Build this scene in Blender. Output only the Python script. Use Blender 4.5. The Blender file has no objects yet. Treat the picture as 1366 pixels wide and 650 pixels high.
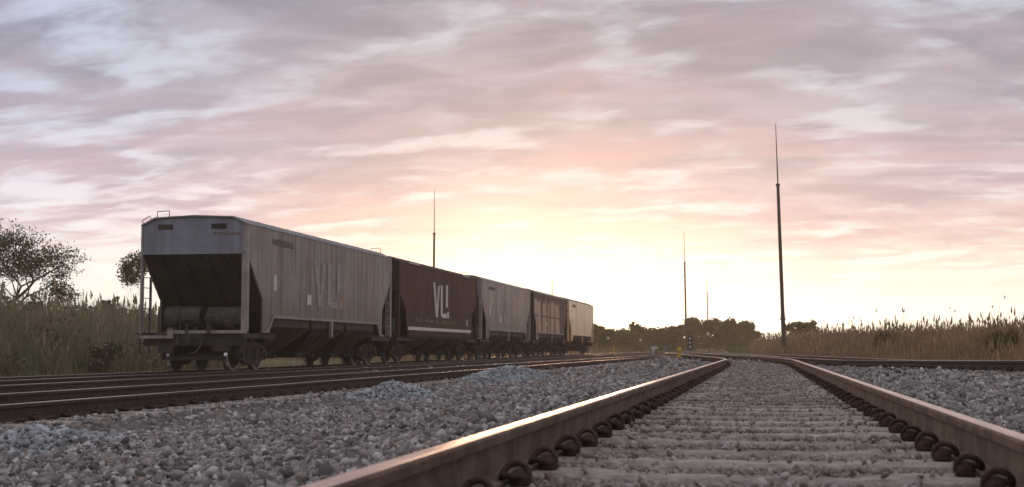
import bpy, math, random
import numpy as np
from mathutils import Vector

random.seed(7)
rng = np.random.default_rng(11)
R = math.radians
S = bpy.context.scene
COL = S.collection

# ------------------------------------------------------------------ camera
PSI = R(10.42)            # the tracks run along +Y, the camera looks a little left of them
CAMZ = 0.435
FPX = 1800.0              # focal length in pixels of a 1366 px wide picture
cam_d = bpy.data.cameras.new('camera')
cam = bpy.data.objects.new('camera', cam_d); COL.objects.link(cam)
cam.location = (0, 0, CAMZ)
cam.rotation_euler = (R(90) + math.atan(140 / FPX), 0, PSI)
cam_d.sensor_width = 36
cam_d.lens = 36 * FPX / 1366
cam_d.clip_start = 0.05; cam_d.clip_end = 6000
cam_d.dof.use_dof = True
cam_d.dof.focus_distance = 15
cam_d.dof.aperture_fstop = 5.6
S.camera = cam

S.view_settings.view_transform = 'Standard'
S.view_settings.look = 'None'
S.view_settings.gamma = 1
S.view_settings.exposure = 0.0
S.render.engine = 'CYCLES'
try:
    S.cycles.use_denoising = True
    S.cycles.max_bounces = 6
    S.cycles.transparent_max_bounces = 6
    S.cycles.volume_bounces = 1
    S.cycles.volume_step_rate = 4
except Exception:
    pass

SUN_AZ = R(9.0)            # left of +Y
SUN_EL = R(2.5)

# ------------------------------------------------------------------ node helper
class NT:
    def __init__(s, nt): s.nt = nt; s.n = nt.nodes; s.l = nt.links
    def node(s, t, **kw):
        n = s.n.new(t)
        for k, v in kw.items(): setattr(n, k, v)
        return n
    def put(s, sock, v):
        if isinstance(v, bpy.types.NodeSocket): s.l.new(v, sock)
        elif v is not None:
            if isinstance(v, (tuple, list)) and len(v) == 3 and sock.type == 'RGBA': v = (*v, 1)
            sock.default_value = v
    def m(s, op, a, b=None, c=None, clamp=False):
        n = s.node('ShaderNodeMath', operation=op, use_clamp=clamp)
        s.put(n.inputs[0], a)
        if b is not None: s.put(n.inputs[1], b)
        if c is not None: s.put(n.inputs[2], c)
        return n.outputs[0]
    def mix(s, f, a, b, blend='MIX'):
        n = s.node('ShaderNodeMix', data_type='RGBA', blend_type=blend)
        s.put(n.inputs[0], f); s.put(n.inputs[6], a); s.put(n.inputs[7], b)
        return n.outputs[2]
    def ramp(s, f, stops, interp='LINEAR'):
        n = s.node('ShaderNodeValToRGB'); cr = n.color_ramp; cr.interpolation = interp
        while len(cr.elements) < len(stops): cr.elements.new(0.5)
        for e, (p, c) in zip(cr.elements, stops):
            e.position = p; e.color = (*c, 1) if isinstance(c, (tuple, list)) else (c, c, c, 1)
        s.put(n.inputs[0], f)
        return n.outputs[0]
    def noise(s, vec, scale, detail=3, rough=.5, dist=0.0):
        n = s.node('ShaderNodeTexNoise')
        if vec is not None: s.put(n.inputs['Vector'], vec)
        n.inputs['Scale'].default_value = scale; n.inputs['Detail'].default_value = detail
        n.inputs['Roughness'].default_value = rough; n.inputs['Distortion'].default_value = dist
        return n.outputs['Fac']
    def smooth(s, v, a, b):
        n = s.node('ShaderNodeMapRange', interpolation_type='SMOOTHSTEP')
        s.put(n.inputs[0], v); n.inputs[1].default_value = a; n.inputs[2].default_value = b
        return n.outputs[0]
    def comb(s, x, y, z):
        n = s.node('ShaderNodeCombineXYZ')
        for i, v in enumerate((x, y, z)): s.put(n.inputs[i], v)
        return n.outputs[0]

def lin(r, g, b):
    f = lambda c: (c / 255 / 12.92) if c / 255 <= .04045 else ((c / 255 + .055) / 1.055) ** 2.4
    return (f(r), f(g), f(b))

# ------------------------------------------------------------------ world: dusk sky with a broken cloud deck
W = bpy.data.worlds.new('World'); S.world = W; W.use_nodes = True
w = NT(W.node_tree); w.n.clear()
tc = w.node('ShaderNodeTexCoord')
sep = w.node('ShaderNodeSeparateXYZ'); w.l.new(tc.outputs['Generated'], sep.inputs[0])
dx, dy, dz = sep.outputs
el = w.m('MULTIPLY', w.m('ARCSINE', dz), 57.2958)                    # elevation in degrees
az = w.m('MULTIPLY', w.m('ARCTAN2', dx, dy), 57.2958)               # degrees right of +Y
rel = w.m('ADD', az, math.degrees(PSI))                             # right of the brightest part of the west
elp = w.m('MAXIMUM', el, 0.0)
# clear sky glow, by elevation
t = w.m('DIVIDE', elp, 30.0, clamp=True)
# the warm core above the hidden sun
def blob(ca, sa, se, ce=0.0):
    a_ = w.m('MULTIPLY', w.m('SUBTRACT', rel, ca), 1 / sa); b_ = w.m('MULTIPLY', w.m('SUBTRACT', elp, ce), 1 / se)
    return w.m('EXPONENT', w.m('MULTIPLY', w.m('ADD', w.m('MULTIPLY', a_, a_), w.m('MULTIPLY', b_, b_)), -1.0))
core = blob(1.0, 6.0, 4.3)
halo = blob(2.0, 11.0, 8.0, 2.0)
# cloud deck: a flat layer projected from overhead, so that it bunches up into streaks at the horizon
den = w.m('ADD', w.m('MAXIMUM', dz, 0.0), 0.15)
cu = w.m('DIVIDE', dx, den); cv = w.m('DIVIDE', dy, den)
warp = w.noise(w.comb(cu, cv, 3.0), 1.3, 3)
warp2 = w.noise(w.comb(cu, cv, 13.0), 1.1, 3)
pv = w.comb(w.m('ADD', w.m('MULTIPLY', cu, 1.75), w.m('MULTIPLY', warp, 1.3)), w.m('ADD', w.m('MULTIPLY', cv, 2.6), w.m('ADD', w.m('MULTIPLY', cu, .45), w.m('MULTIPLY', warp2, .8))), 4.0)
n1 = w.noise(pv, 1.75, 7, .56)
n2 = w.noise(w.comb(w.m('ADD', w.m('MULTIPLY', cu, 4.2), warp2), w.m('ADD', w.m('MULTIPLY', cv, 7.5), w.m('MULTIPLY', warp, 2.0)), 7.3), 1.0, 6, .52, .3)
n3 = w.noise(w.comb(w.m('MULTIPLY', cu, .9), w.m('MULTIPLY', cv, 1.3), 21.0), 1.1, 3, .5)
gapn = w.m('ADD', w.m('MULTIPLY', n1, .62), w.m('MULTIPLY', n2, .38))
gapn = w.m('ADD', gapn, w.m('MULTIPLY', w.smooth(rel, -2.0, -20.0), .045))
gap = w.m('MULTIPLY', w.smooth(gapn, .50, .645), .85)
shade = w.smooth(n2, .32, .66)
cloud_hi = w.ramp(t, [(0.0, lin(255, 232, 200)), (.11, lin(244, 216, 204)), (.19, lin(220, 198, 204)), (.30, lin(198, 190, 202)), (.48, lin(184, 181, 195)), (1, lin(150, 158, 186))])
cloud_lo = w.ramp(t, [(0.0, lin(236, 200, 172)), (.11, lin(216, 188, 186)), (.19, lin(190, 172, 182)), (.30, lin(170, 165, 180)), (.48, lin(150, 150, 167)), (1, lin(130, 138, 166))])
cloud = w.mix(shade, cloud_lo, cloud_hi)
pink = w.m('MULTIPLY', w.m('MULTIPLY', w.smooth(n3, .44, .62), w.smooth(n1, .62, .42)), w.m('ADD', .40, w.m('MULTIPLY', w.smooth(w.m('ABSOLUTE', w.m('SUBTRACT', rel, 2.0)), 16.0, 3.0), .4)))
cloud = w.mix(pink, cloud, w.ramp(t, [(0, lin(255, 220, 180)), (.15, lin(246, 202, 186)), (.28, lin(214, 182, 190)), (.48, lin(180, 164, 180)), (1, lin(160, 150, 176))]))
openc = w.ramp(t, [(0.0, lin(255, 252, 242)), (.12, lin(255, 250, 238)), (.22, lin(240, 232, 234)), (.34, lin(218, 220, 232)), (.48, lin(212, 218, 232)), (1, lin(180, 194, 218))])
sky = w.mix(gap, cloud, openc)
# close to the horizon the deck ends: bright band with thin streaks
low = w.m('SUBTRACT', 1.0, w.smooth(w.m('ADD', el, w.m('ADD', w.m('MULTIPLY', w.m('SUBTRACT', n1, .5), 7.0), w.m('MULTIPLY', w.m('SUBTRACT', n2, .5), 5.0))), 2.2, 4.9))
low = w.m('MULTIPLY', low, .96)
sky = w.mix(low, sky, w.ramp(t, [(0, lin(255, 244, 214)), (.05, lin(255, 251, 238)), (.2, lin(255, 250, 240))]))
# left of the glow everything is cooler
coolf = w.m('MULTIPLY', w.smooth(rel, -3.0, -20.0), .75)
sky = w.mix(coolf, sky, w.mix(1.0, sky, (.88, .99, 1.12), 'MULTIPLY'))
sky = w.mix(w.m('MULTIPLY', halo, .30), sky, lin(252, 216, 202))
sky = w.mix(w.m('MULTIPLY', core, .85), sky, (1.20, 1.0, .66))
bo = w.m('ADD', w.m('SUBTRACT', 1.0, w.m('MULTIPLY', w.smooth(el, 5.0, 12.0), .13)), w.m('ADD', w.m('MULTIPLY', w.m('EXPONENT', w.m('MULTIPLY', elp, -1 / 2.6)), 1.1), w.m('MULTIPLY', w.m('ADD', w.m('MULTIPLY', blob(3.0, 9.0, 4.6), 1.1), w.m('MULTIPLY', blob(-1.4, 2.4, 6.5), .22)), 1.0)))
sky = w.mix(1.0, sky, w.comb(bo, bo, bo), 'MULTIPLY')
# away from the west the sky dims and turns blue
west = w.m('MULTIPLY', w.m('ADD', w.m('COSINE', w.m('MULTIPLY', rel, R(1))), 1.0), .5)
wf = w.smooth(west, .12, .93)
east = w.ramp(w.m('DIVIDE', elp, 90.0), [(0, lin(172, 168, 176)), (.3, lin(200, 197, 204)), (1, lin(226, 222, 226))])
highf = w.smooth(el, 26.0, 60.0)
sky = w.mix(w.m('MULTIPLY', highf, .8), sky, lin(230, 225, 226))
sky = w.mix(wf, w.mix(w.m('MULTIPLY', n1, .3), east, cloud_lo), sky)
nish = w.node('ShaderNodeTexSky', sky_type='NISHITA', sun_disc=False, sun_elevation=SUN_EL, sun_rotation=-SUN_AZ, altitude=200, dust_density=2.0)
bg1 = w.node('ShaderNodeBackground'); w.l.new(sky, bg1.inputs[0]); bg1.inputs[1].default_value = 1.08
bg2 = w.node('ShaderNodeBackground'); w.l.new(nish.outputs[0], bg2.inputs[0]); bg2.inputs[1].default_value = 0.012
add = w.node('ShaderNodeAddShader'); w.l.new(bg1.outputs[0], add.inputs[0]); w.l.new(bg2.outputs[0], add.inputs[1])
out = w.node('ShaderNodeOutputWorld'); w.l.new(add.outputs[0], out.inputs[0])

sd = bpy.data.lights.new('sun', 'SUN'); sd.energy = 0.55; sd.angle = R(9); sd.color = (1.0, .62, .36)
sun = bpy.data.objects.new('sun', sd); COL.objects.link(sun)
sdir = Vector((-math.sin(SUN_AZ) * math.cos(SUN_EL), math.cos(SUN_AZ) * math.cos(SUN_EL), math.sin(SUN_EL)))
sun.rotation_euler = sdir.to_track_quat('Z', 'Y').to_euler()

# ------------------------------------------------------------------ materials
def mat(name, col, rough=.8, metal=0.0, var=0.25, scale=3.0, col2=None, bump=0.0, bscale=60, island=0.0, stretch=(1, 1, 1),
        obj_rand=0.0, spec=.5, streak=None, trans=0.0, coat=0.0, grime=None, bdist=.02):
    m_ = bpy.data.materials.new(name); m_.use_nodes = True
    k = NT(m_.node_tree); b = k.n['Principled BSDF']
    tcn = k.node('ShaderNodeTexCoord')
    mp = k.node('ShaderNodeMapping'); k.l.new(tcn.outputs['Object'], mp.inputs[0]); mp.inputs['Scale'].default_value = stretch
    v = mp.outputs[0]
    n = k.noise(v, scale, 5, .6)
    c2 = col2 if col2 else tuple(x * (1 - var) for x in col)
    c = k.mix(k.smooth(n, .35, .65), c2, col)
    if streak:
        sc, sz = streak
        mp2 = k.node('ShaderNodeMapping'); k.l.new(tcn.outputs['Object'], mp2.inputs[0]); mp2.inputs['Scale'].default_value = (1, 1, .06)
        s_ = k.noise(mp2.outputs[0], sz, 5, .65)
        c = k.mix(k.m('MULTIPLY', k.smooth(s_, .44, .66), .85), c, sc)
        s2 = k.noise(mp2.outputs[0], sz * 3.1, 4, .6)
        c = k.mix(k.m('MULTIPLY', k.smooth(s2, .5, .75), .4), c, tuple(min(1, x * 1.5) for x in col))
    if grime:
        sp = k.node('ShaderNodeSeparateXYZ'); k.l.new(tcn.outputs['Object'], sp.inputs[0])
        mp3 = k.node('ShaderNodeMapping'); k.l.new(tcn.outputs['Object'], mp3.inputs[0]); mp3.inputs['Scale'].default_value = (1, 1, .22)
        gn = k.noise(mp3.outputs[0], 3.4, 6, .68)
        lowf = k.smooth(k.m('ADD', sp.outputs[2], k.m('MULTIPLY', gn, -2.2)), 1.5, .3)
        c = k.mix(k.m('MULTIPLY', lowf, .55), c, grime)
        rn = k.noise(mp3.outputs[0], 7.5, 5, .7)
        c = k.mix(k.m('MULTIPLY', k.smooth(rn, .60, .74), .6), c, (.12, .055, .035))
        fb = k.noise(tcn.outputs['Object'], 26, 4, .7)
        c = k.mix(k.m('MULTIPLY', k.smooth(fb, .58, .8), .35), c, grime)
    if island:
        g = k.node('ShaderNodeNewGeometry')
        f = k.m('ADD', 1 - island, k.m('MULTIPLY', g.outputs['Random Per Island'], 2 * island))
        c = k.mix(1.0, c, k.comb(f, f, f), 'MULTIPLY')
    if obj_rand:
        oi = k.node('ShaderNodeObjectInfo')
        f = k.m('ADD', 1 - obj_rand, k.m('MULTIPLY', oi.outputs['Random'], 2 * obj_rand))
        c = k.mix(1.0, c, k.comb(f, f, f), 'MULTIPLY')
    k.put(b.inputs['Base Color'], c)
    b.inputs['Roughness'].default_value = rough; b.inputs['Metallic'].default_value = metal
    b.inputs['Specular IOR Level'].default_value = spec
    if coat:
        b.inputs['Coat Weight'].default_value = coat; b.inputs['Coat Roughness'].default_value = .2
    if bump:
        bn = k.node('ShaderNodeBump'); bn.inputs['Strength'].default_value = bump; bn.inputs['Distance'].default_value = bdist
        k.put(bn.inputs['Height'], k.noise(v, bscale, 4, .6)); k.l.new(bn.outputs[0], b.inputs['Normal'])
    if trans:
        tr = k.node('ShaderNodeBsdfTranslucent'); k.put(tr.inputs[0], c)
        mx = k.node('ShaderNodeMixShader'); mx.inputs[0].default_value = trans
        k.l.new(b.outputs[0], mx.inputs[1]); k.l.new(tr.outputs[0], mx.inputs[2])
        k.l.new(mx.outputs[0], k.n['Material Output'].inputs[0])
    return m_

def ballast_material():
    m_ = bpy.data.materials.new('ballast'); m_.use_nodes = True
    k = NT(m_.node_tree); b = k.n['Principled BSDF']
    g = k.node('ShaderNodeNewGeometry'); sp = k.node('ShaderNodeSeparateXYZ'); k.l.new(g.outputs['Position'], sp.inputs[0])
    r_ = g.outputs['Random Per Island']
    c = k.ramp(r_, [(0, (.06, .055, .053)), (.16, (.12, .11, .107)), (.4, (.25, .235, .228)), (.62, (.36, .34, .33)), (.76, (.31, .245, .21)), (.86, (.46, .435, .42)), (1.0, (.66, .64, .62))])
    c = k.mix(k.m('MULTIPLY', k.noise(g.outputs['Position'], 45, 4, .6), .5), c, (.16, .14, .13))
    patch = k.noise(g.outputs['Position'], .7, 4, .6)
    c = k.mix(k.m('MULTIPLY', k.smooth(patch, .48, .68), .45), c, (.20, .175, .16))
    ax = k.m('ABSOLUTE', k.m('ADD', sp.outputs[0], .04))
    dusty = k.smooth(ax, 1.5, 1.2)
    c = k.mix(k.m('MULTIPLY', dusty, .5), c, (.33, .275, .245))
    near = k.smooth(k.m('ABSOLUTE', k.m('SUBTRACT', ax, .835)), .34, .10)
    c = k.mix(k.m('MULTIPLY', near, k.m('MULTIPLY', k.smooth(k.noise(g.outputs['Position'], 6, 4), .35, .6), .65)), c, (.13, .075, .05))
    k.put(b.inputs['Base Color'], c); b.inputs['Roughness'].default_value = .92; b.inputs['Specular IOR Level'].default_value = .3
    bn = k.node('ShaderNodeBump'); bn.inputs['Strength'].default_value = .4; bn.inputs['Distance'].default_value = .01
    k.put(bn.inputs['Height'], k.noise(g.outputs['Position'], 90, 3)); k.l.new(bn.outputs[0], b.inputs['Normal'])
    return m_
def patchy_material():
    m_ = mat('patchy_paint', (.11, .05, .038), .6, spec=.2, streak=((.07, .035, .03), 2.2))
    k = NT(m_.node_tree); b = k.n['Principled BSDF']; old = b.inputs['Base Color'].links[0].from_socket
    tcn = k.node('ShaderNodeTexCoord'); sp = k.node('ShaderNodeSeparateXYZ'); k.l.new(tcn.outputs['Object'], sp.inputs[0])
    Y, Z = sp.outputs[1], sp.outputs[2]
    bandn = k.noise(k.comb(0.0, Y, k.m('MULTIPLY', Z, .10)), .62, 5, .55)
    wob = k.m('MULTIPLY', k.m('SUBTRACT', k.noise(tcn.outputs['Object'], 1.3, 4, .6), .5), .9)
    mask = k.m('MULTIPLY', k.smooth(bandn, .44, .52), k.m('MULTIPLY', k.smooth(k.m('ADD', Z, wob), 3.75, 3.45), k.smooth(k.m('ADD', Y, wob), 11.9, 11.3)))
    line = k.m('MULTIPLY', k.smooth(Z, 2.52, 2.58), k.smooth(Z, 2.72, 2.64))
    mask = k.m('MULTIPLY', mask, k.m('SUBTRACT', 1.0, k.m('MULTIPLY', line, .7)))
    fine = k.mix(k.noise(k.comb(0.0, Y, k.m('MULTIPLY', Z, .1)), 5.0, 4), (.36, .23, .165), (.62, .45, .33))
    k.put(b.inputs['Base Color'], k.mix(mask, old, fine))
    return m_
M = {}
M['ballast'] = ballast_material()
M['ballast_blue'] = mat('ballast_blue', (.38, .405, .415), .95, var=.3, scale=3.0, island=.45)
M['concrete'] = mat('concrete', (.42, .37, .34), .9, col2=(.27, .23, .205), scale=9, bump=.9, bscale=40, obj_rand=.12)
M['rust'] = mat('rust', (.185, .122, .086), .85, col2=(.095, .057, .040), scale=5, bump=.4, bscale=70, spec=.3)
M['rust_dark'] = mat('rust_dark', (.075, .052, .044), .8, col2=(.045, .032, .028), scale=12, bump=.5, bscale=80, spec=.3)
M['railtop'] = mat('railtop', (.62, .45, .36), .27, metal=1.0, col2=(.42, .29, .22), scale=14, stretch=(1, .12, 1))
M['clip'] = mat('clip', (.075, .040, .030), .8, col2=(.036, .021, .017), scale=45, obj_rand=.25, spec=.3, bump=.5, bscale=90)
M['grey_paint'] = mat('grey_paint', (.26, .225, .215), .5, var=.25, scale=1.2, streak=((.095, .068, .060), 3.0), spec=.3, grime=(.11, .085, .075), bump=.35, bscale=1.6, bdist=.05)
M['grey_paint_old'] = mat('grey_paint_old', (.35, .27, .235), .5, var=.25, scale=1.0, streak=((.15, .10, .08), 2.0), spec=.3, grime=(.12, .085, .07), bump=.3, bscale=1.6, bdist=.05)
M['end_paint'] = mat('end_paint', (.23, .25, .30), .6, var=.22, scale=1.5, streak=((.15, .16, .19), 2.2), grime=(.13, .12, .12), bump=.3, bscale=1.8, bdist=.04)
M['post_paint'] = mat('post_paint', (.30, .275, .26), .55, var=.3, scale=2.5, streak=((.16, .11, .09), 3))
M['brown_paint'] = mat('brown_paint', (.115, .050, .042), .7, spec=.12, var=.25, scale=1.2, streak=((.060, .032, .028), 2.4), grime=(.07, .05, .042), bump=.3, bscale=1.6, bdist=.05)
M['brown_dark'] = mat('brown_dark', (.065, .036, .031), .75, spec=.12, var=.3, scale=1.2, streak=((.04, .028, .024), 2.4))
M['patchy_paint'] = patchy_material()
M['cream_sunset_paint'] = mat('cream_sunset_paint', (.80, .50, .25), .42, coat=.15, var=.12, scale=.9, streak=((.3, .22, .16), 1.6))  # cream warmed to gold: the sunset glow on this wagon is in the base colour
M['roof_paint'] = mat('roof_paint', (.22, .21, .21), .6, var=.3, scale=2)
M['dark_steel'] = mat('dark_steel', (.035, .031, .030), .75, col2=(.055, .045, .040), scale=4, bump=.2, bscale=30, spec=.3)
M['hopper_steel'] = mat('hopper_steel', (.060, .047, .043), .7, col2=(.038, .031, .03), scale=2, streak=((.085, .06, .05), 2.5), spec=.35)
M['slope_steel'] = mat('slope_steel', (.027, .026, .026), .8, col2=(.05, .046, .044), scale=1.4, spec=.25)  # extra dark: shadow of the recessed wagon ends is deepened in the colour
M['tank_green'] = mat('tank_green', (.075, .085, .075), .8, col2=(.035, .037, .034), scale=5)
M['wheel'] = mat('wheel', (.05, .042, .04), .6, col2=(.035, .03, .03), scale=6)
M['tread'] = mat('tread', (.78, .82, .86), .22, metal=1.0, var=.15, scale=8)
M['white'] = mat('white', (.62, .59, .56), .6, var=.2, scale=5)
M['white_worn'] = mat('white_worn', (.34, .305, .29), .6, col2=(.24, .205, .195), scale=4.2)
M['cream_stripe'] = mat('cream_stripe', (.70, .60, .48), .5, var=.2, scale=2)
M['faded'] = mat('faded', (.15, .12, .11), .7, var=.3, scale=6)
M['ochre'] = mat('ochre', (.20, .12, .06), .7, var=.3, scale=6)
M['orange'] = mat('orange', (.45, .22, .12), .7, var=.2, scale=6)
M['yellow'] = mat('yellow', (.62, .42, .04), .55, var=.2, scale=8)
M['mast'] = mat('mast', (.075, .05, .045), .7, var=.3, scale=3)
M['bark'] = mat('bark', (.10, .075, .06), .9, var=.4, scale=8, bump=.6, bscale=25)
M['leaf'] = mat('leaf', (.12, .125, .07), .8, var=.3, scale=.8, island=.4, trans=.3)
M['leaf_olive'] = mat('leaf_olive', (.18, .125, .05), .8, var=.3, scale=.3, island=.4, trans=.45)
M['leaf_dark'] = mat('leaf_dark', (.075, .10, .05), .8, var=.3, scale=.8, island=.4, trans=.25)
M['reed'] = mat('reed', (.37, .27, .19), .85, col2=(.19, .20, .115), scale=.55, island=.4, trans=.35)
M['reed_dry'] = mat('reed_dry', (.36, .24, .14), .85, col2=(.22, .16, .10), scale=.3, island=.35, trans=.45)
M['scrub_leaf'] = mat('scrub_leaf', (.17, .185, .11), .8, col2=(.20, .16, .11), scale=.5, island=.45, trans=.3)
M['grass'] = mat('grass', (.16, .17, .07), .85, col2=(.22, .19, .09), scale=.5, island=.35, trans=.35)
M['glass'] = mat('glass', (.55, .53, .5), .15, var=.05)
M['soil_heap'] = mat('soil_heap', (.30, .32, .33), .95, var=.4, scale=30)

def ground_material():
    m_ = bpy.data.materials.new('ground'); m_.use_nodes = True
    k = NT(m_.node_tree); b = k.n['Principled BSDF']
    g = k.node('ShaderNodeNewGeometry'); sp = k.node('ShaderNodeSeparateXYZ'); k.l.new(g.outputs['Position'], sp.inputs[0])
    X, Y = sp.outputs[0], sp.outputs[1]
    vo = k.node('ShaderNodeTexVoronoi'); k.l.new(g.outputs['Position'], vo.inputs['Vector']); vo.inputs['Scale'].default_value = 16
    sc = k.node('ShaderNodeSeparateColor'); k.l.new(vo.outputs['Color'], sc.inputs[0])
    stone = k.mix(sc.outputs[0], (.05, .045, .042), (.15, .137, .13))  # bed darker than the loose stones: shade in their gaps put into the colour
    big = k.noise(g.outputs['Position'], .5, 4)
    stone = k.mix(k.m('MULTIPLY', k.smooth(big, .4, .7), .4), stone, (.27, .22, .19))
    soiln = k.noise(g.outputs['Position'], .35, 5, .6)
    soil = k.mix(soiln, (.20, .15, .10), (.16, .16, .075))
    jit = k.m('MULTIPLY', k.m('SUBTRACT', k.noise(g.outputs['Position'], .8, 4), .5), 2.2)
    xl = k.m('ADD', X, jit)
    inb = k.m('MULTIPLY', k.smooth(xl, -19.2, -17.8), k.m('SUBTRACT', 1.0, k.smooth(k.m('SUBTRACT', xl, 0.0), 7.5, 8.8)))
    inb = k.m('MULTIPLY', inb, k.m('SUBTRACT', 1.0, k.m('MULTIPLY', k.smooth(Y, 90, 170), .6)))
    k.put(b.inputs['Base Color'], k.mix(inb, soil, stone))
    b.inputs['Roughness'].default_value = .95; b.inputs['Specular IOR Level'].default_value = .2
    bn = k.node('ShaderNodeBump'); bn.inputs['Strength'].default_value = .9; bn.inputs['Distance'].default_value = .04
    k.put(bn.inputs['Height'], vo.outputs['Distance']); k.l.new(bn.outputs[0], b.inputs['Normal'])
    return m_
M['ground'] = ground_material()

# ------------------------------------------------------------------ mesh helpers
class MB:
    def __init__(s): s.v = []; s.f = []; s.mi = []
    def add(s, vs, fs, mi=0):
        o = len(s.v); s.v.extend(tuple(p) for p in vs)
        for f in fs: s.f.append(tuple(i + o for i in f)); s.mi.append(mi)
    def box(s, x0, x1, y0, y1, z0, z1, mi=0):
        vs = [(x, y, z) for z in (z0, z1) for y in (y0, y1) for x in (x0, x1)]
        s.add(vs, [(0, 2, 3, 1), (4, 5, 7, 6), (0, 1, 5, 4), (2, 6, 7, 3), (0, 4, 6, 2), (1, 3, 7, 5)], mi)
    def extr(s, poly, axis, a, b, mi=0):
        """poly of 2-D points extruded along axis x/y/z between a and b"""
        def P(u, v, t):
            return {'x': (t, u, v), 'y': (u, t, v), 'z': (u, v, t)}[axis]
        n = len(poly)
        vs = [P(u, v, a) for u, v in poly] + [P(u, v, b) for u, v in poly]
        fs = [tuple(range(n))[::-1], tuple(range(n, 2 * n))] + [(i, (i + 1) % n, n + (i + 1) % n, n + i) for i in range(n)]
        s.add(vs, fs, mi)
    def tube(s, pts, rad, sides=8, mi=0, cap=True):
        pts = [Vector(p) for p in pts]; n = len(pts)
        if not isinstance(rad, (list, tuple)): rad = [rad] * n
        vs = []; up = None
        for i, p in enumerate(pts):
            d = (pts[min(i + 1, n - 1)] - pts[max(i - 1, 0)]).normalized()
            if up is None:
                up = Vector((0, 0, 1)) if abs(d.z) < .9 else Vector((1, 0, 0))
            a = d.cross(up).normalized(); b = a.cross(d).normalized(); up = b
            for k in range(sides):
                t = 2 * math.pi * k / sides
                vs.append(p + (a * math.cos(t) + b * math.sin(t)) * rad[i])
        fs = [(i * sides + k, i * sides + (k + 1) % sides, (i + 1) * sides + (k + 1) % sides, (i + 1) * sides + k) for i in range(n - 1) for k in range(sides)]
        if cap: fs += [tuple(range(sides))[::-1], tuple(range((n - 1) * sides, n * sides))]
        s.add(vs, fs, mi)
    def lathe(s, prof, c, axis='x', sides=28, mis=None):
        """prof: (axial, radius) list"""
        n = len(prof); vs = []
        for (a, r) in prof:
            for k in range(sides):
                t = 2 * math.pi * k / sides
                if axis == 'x': vs.append((c[0] + a, c[1] + r * math.cos(t), c[2] + r * math.sin(t)))
                elif axis == 'z': vs.append((c[0] + r * math.cos(t), c[1] + r * math.sin(t), c[2] + a))
                else: vs.append((c[0] + r * math.cos(t), c[1] + a, c[2] + r * math.sin(t)))
        o = len(s.v); s.v.extend(vs)
        for i in range(n - 1):
            for k in range(sides):
                s.f.append((o + i * sides + k, o + i * sides + (k + 1) % sides, o + (i + 1) * sides + (k + 1) % sides, o + (i + 1) * sides + k))
                s.mi.append(mis[i] if mis else 0)
        s.f.append(tuple(o + k for k in range(sides))[::-1]); s.mi.append(0)
        s.f.append(tuple(o + (n - 1) * sides + k for k in range(sides))); s.mi.append(0)
    def mesh(s, name, mats, smooth=False):
        me = bpy.data.meshes.new(name); me.from_pydata(s.v, [], s.f)
        for m_ in (mats if isinstance(mats, (list, tuple)) else [mats]): me.materials.append(m_)
        me.polygons.foreach_set('material_index', s.mi)
        if smooth: me.polygons.foreach_set('use_smooth', [True] * len(s.f))
        me.update(); return me
    def build(s, name, mats, parent=None, smooth=False, bevel=0):
        o = bpy.data.objects.new(name, s.mesh(name, mats, smooth)); COL.objects.link(o)
        if parent: o.parent = parent
        if bevel:
            md = o.modifiers.new('bevel', 'BEVEL'); md.width = bevel; md.segments = 2; md.limit_method = 'ANGLE'
        if smooth: pass
        return o

def np_mesh(name, verts, faces, matl, parent=None, smooth=False, fsize=3, mi=None):
    me = bpy.data.meshes.new(name)
    verts = np.ascontiguousarray(verts, dtype=np.float32); faces = np.ascontiguousarray(faces, dtype=np.int32)
    nf = len(faces)
    me.vertices.add(len(verts)); me.vertices.foreach_set('co', verts.ravel())
    me.loops.add(nf * fsize); me.loops.foreach_set('vertex_index', faces.ravel())
    me.polygons.add(nf); me.polygons.foreach_set('loop_start', np.arange(nf, dtype=np.int32) * fsize)
    for m_ in (matl if isinstance(matl, (list, tuple)) else [matl]): me.materials.append(m_)
    if mi is not None: me.polygons.foreach_set('material_index', np.ascontiguousarray(mi, dtype=np.int32))
    if smooth: me.polygons.foreach_set('use_smooth', np.ones(nf, dtype=bool))
    me.update(calc_edges=True); me.validate()
    o = bpy.data.objects.new(name, me); COL.objects.link(o)
    if parent: o.parent = parent
    return o

def tag(o, label=None, cat=None, group=None, kind=None):
    if label: o['label'] = label
    if cat: o['category'] = cat
    if group: o['group'] = group
    if kind: o['kind'] = kind
    return o

def empty(name, loc=(0, 0, 0), rz=0):
    o = bpy.data.objects.new(name, None); COL.objects.link(o); o.location = loc; o.rotation_euler = (0, 0, rz)
    o.empty_display_size = .2
    return o

def copy_tree(o, parent=None):
    c = o.copy(); COL.objects.link(c); c.parent = parent
    for ch in list(o.children): copy_tree(ch, c)
    return c

def at(px, z, up=0.0):
    """ground point at picture column px (of 1366) and distance z along the view axis"""
    X = (px - 683) / FPX * z
    return (X * math.cos(PSI) - z * math.sin(PSI), X * math.sin(PSI) + z * math.cos(PSI), up)

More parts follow.
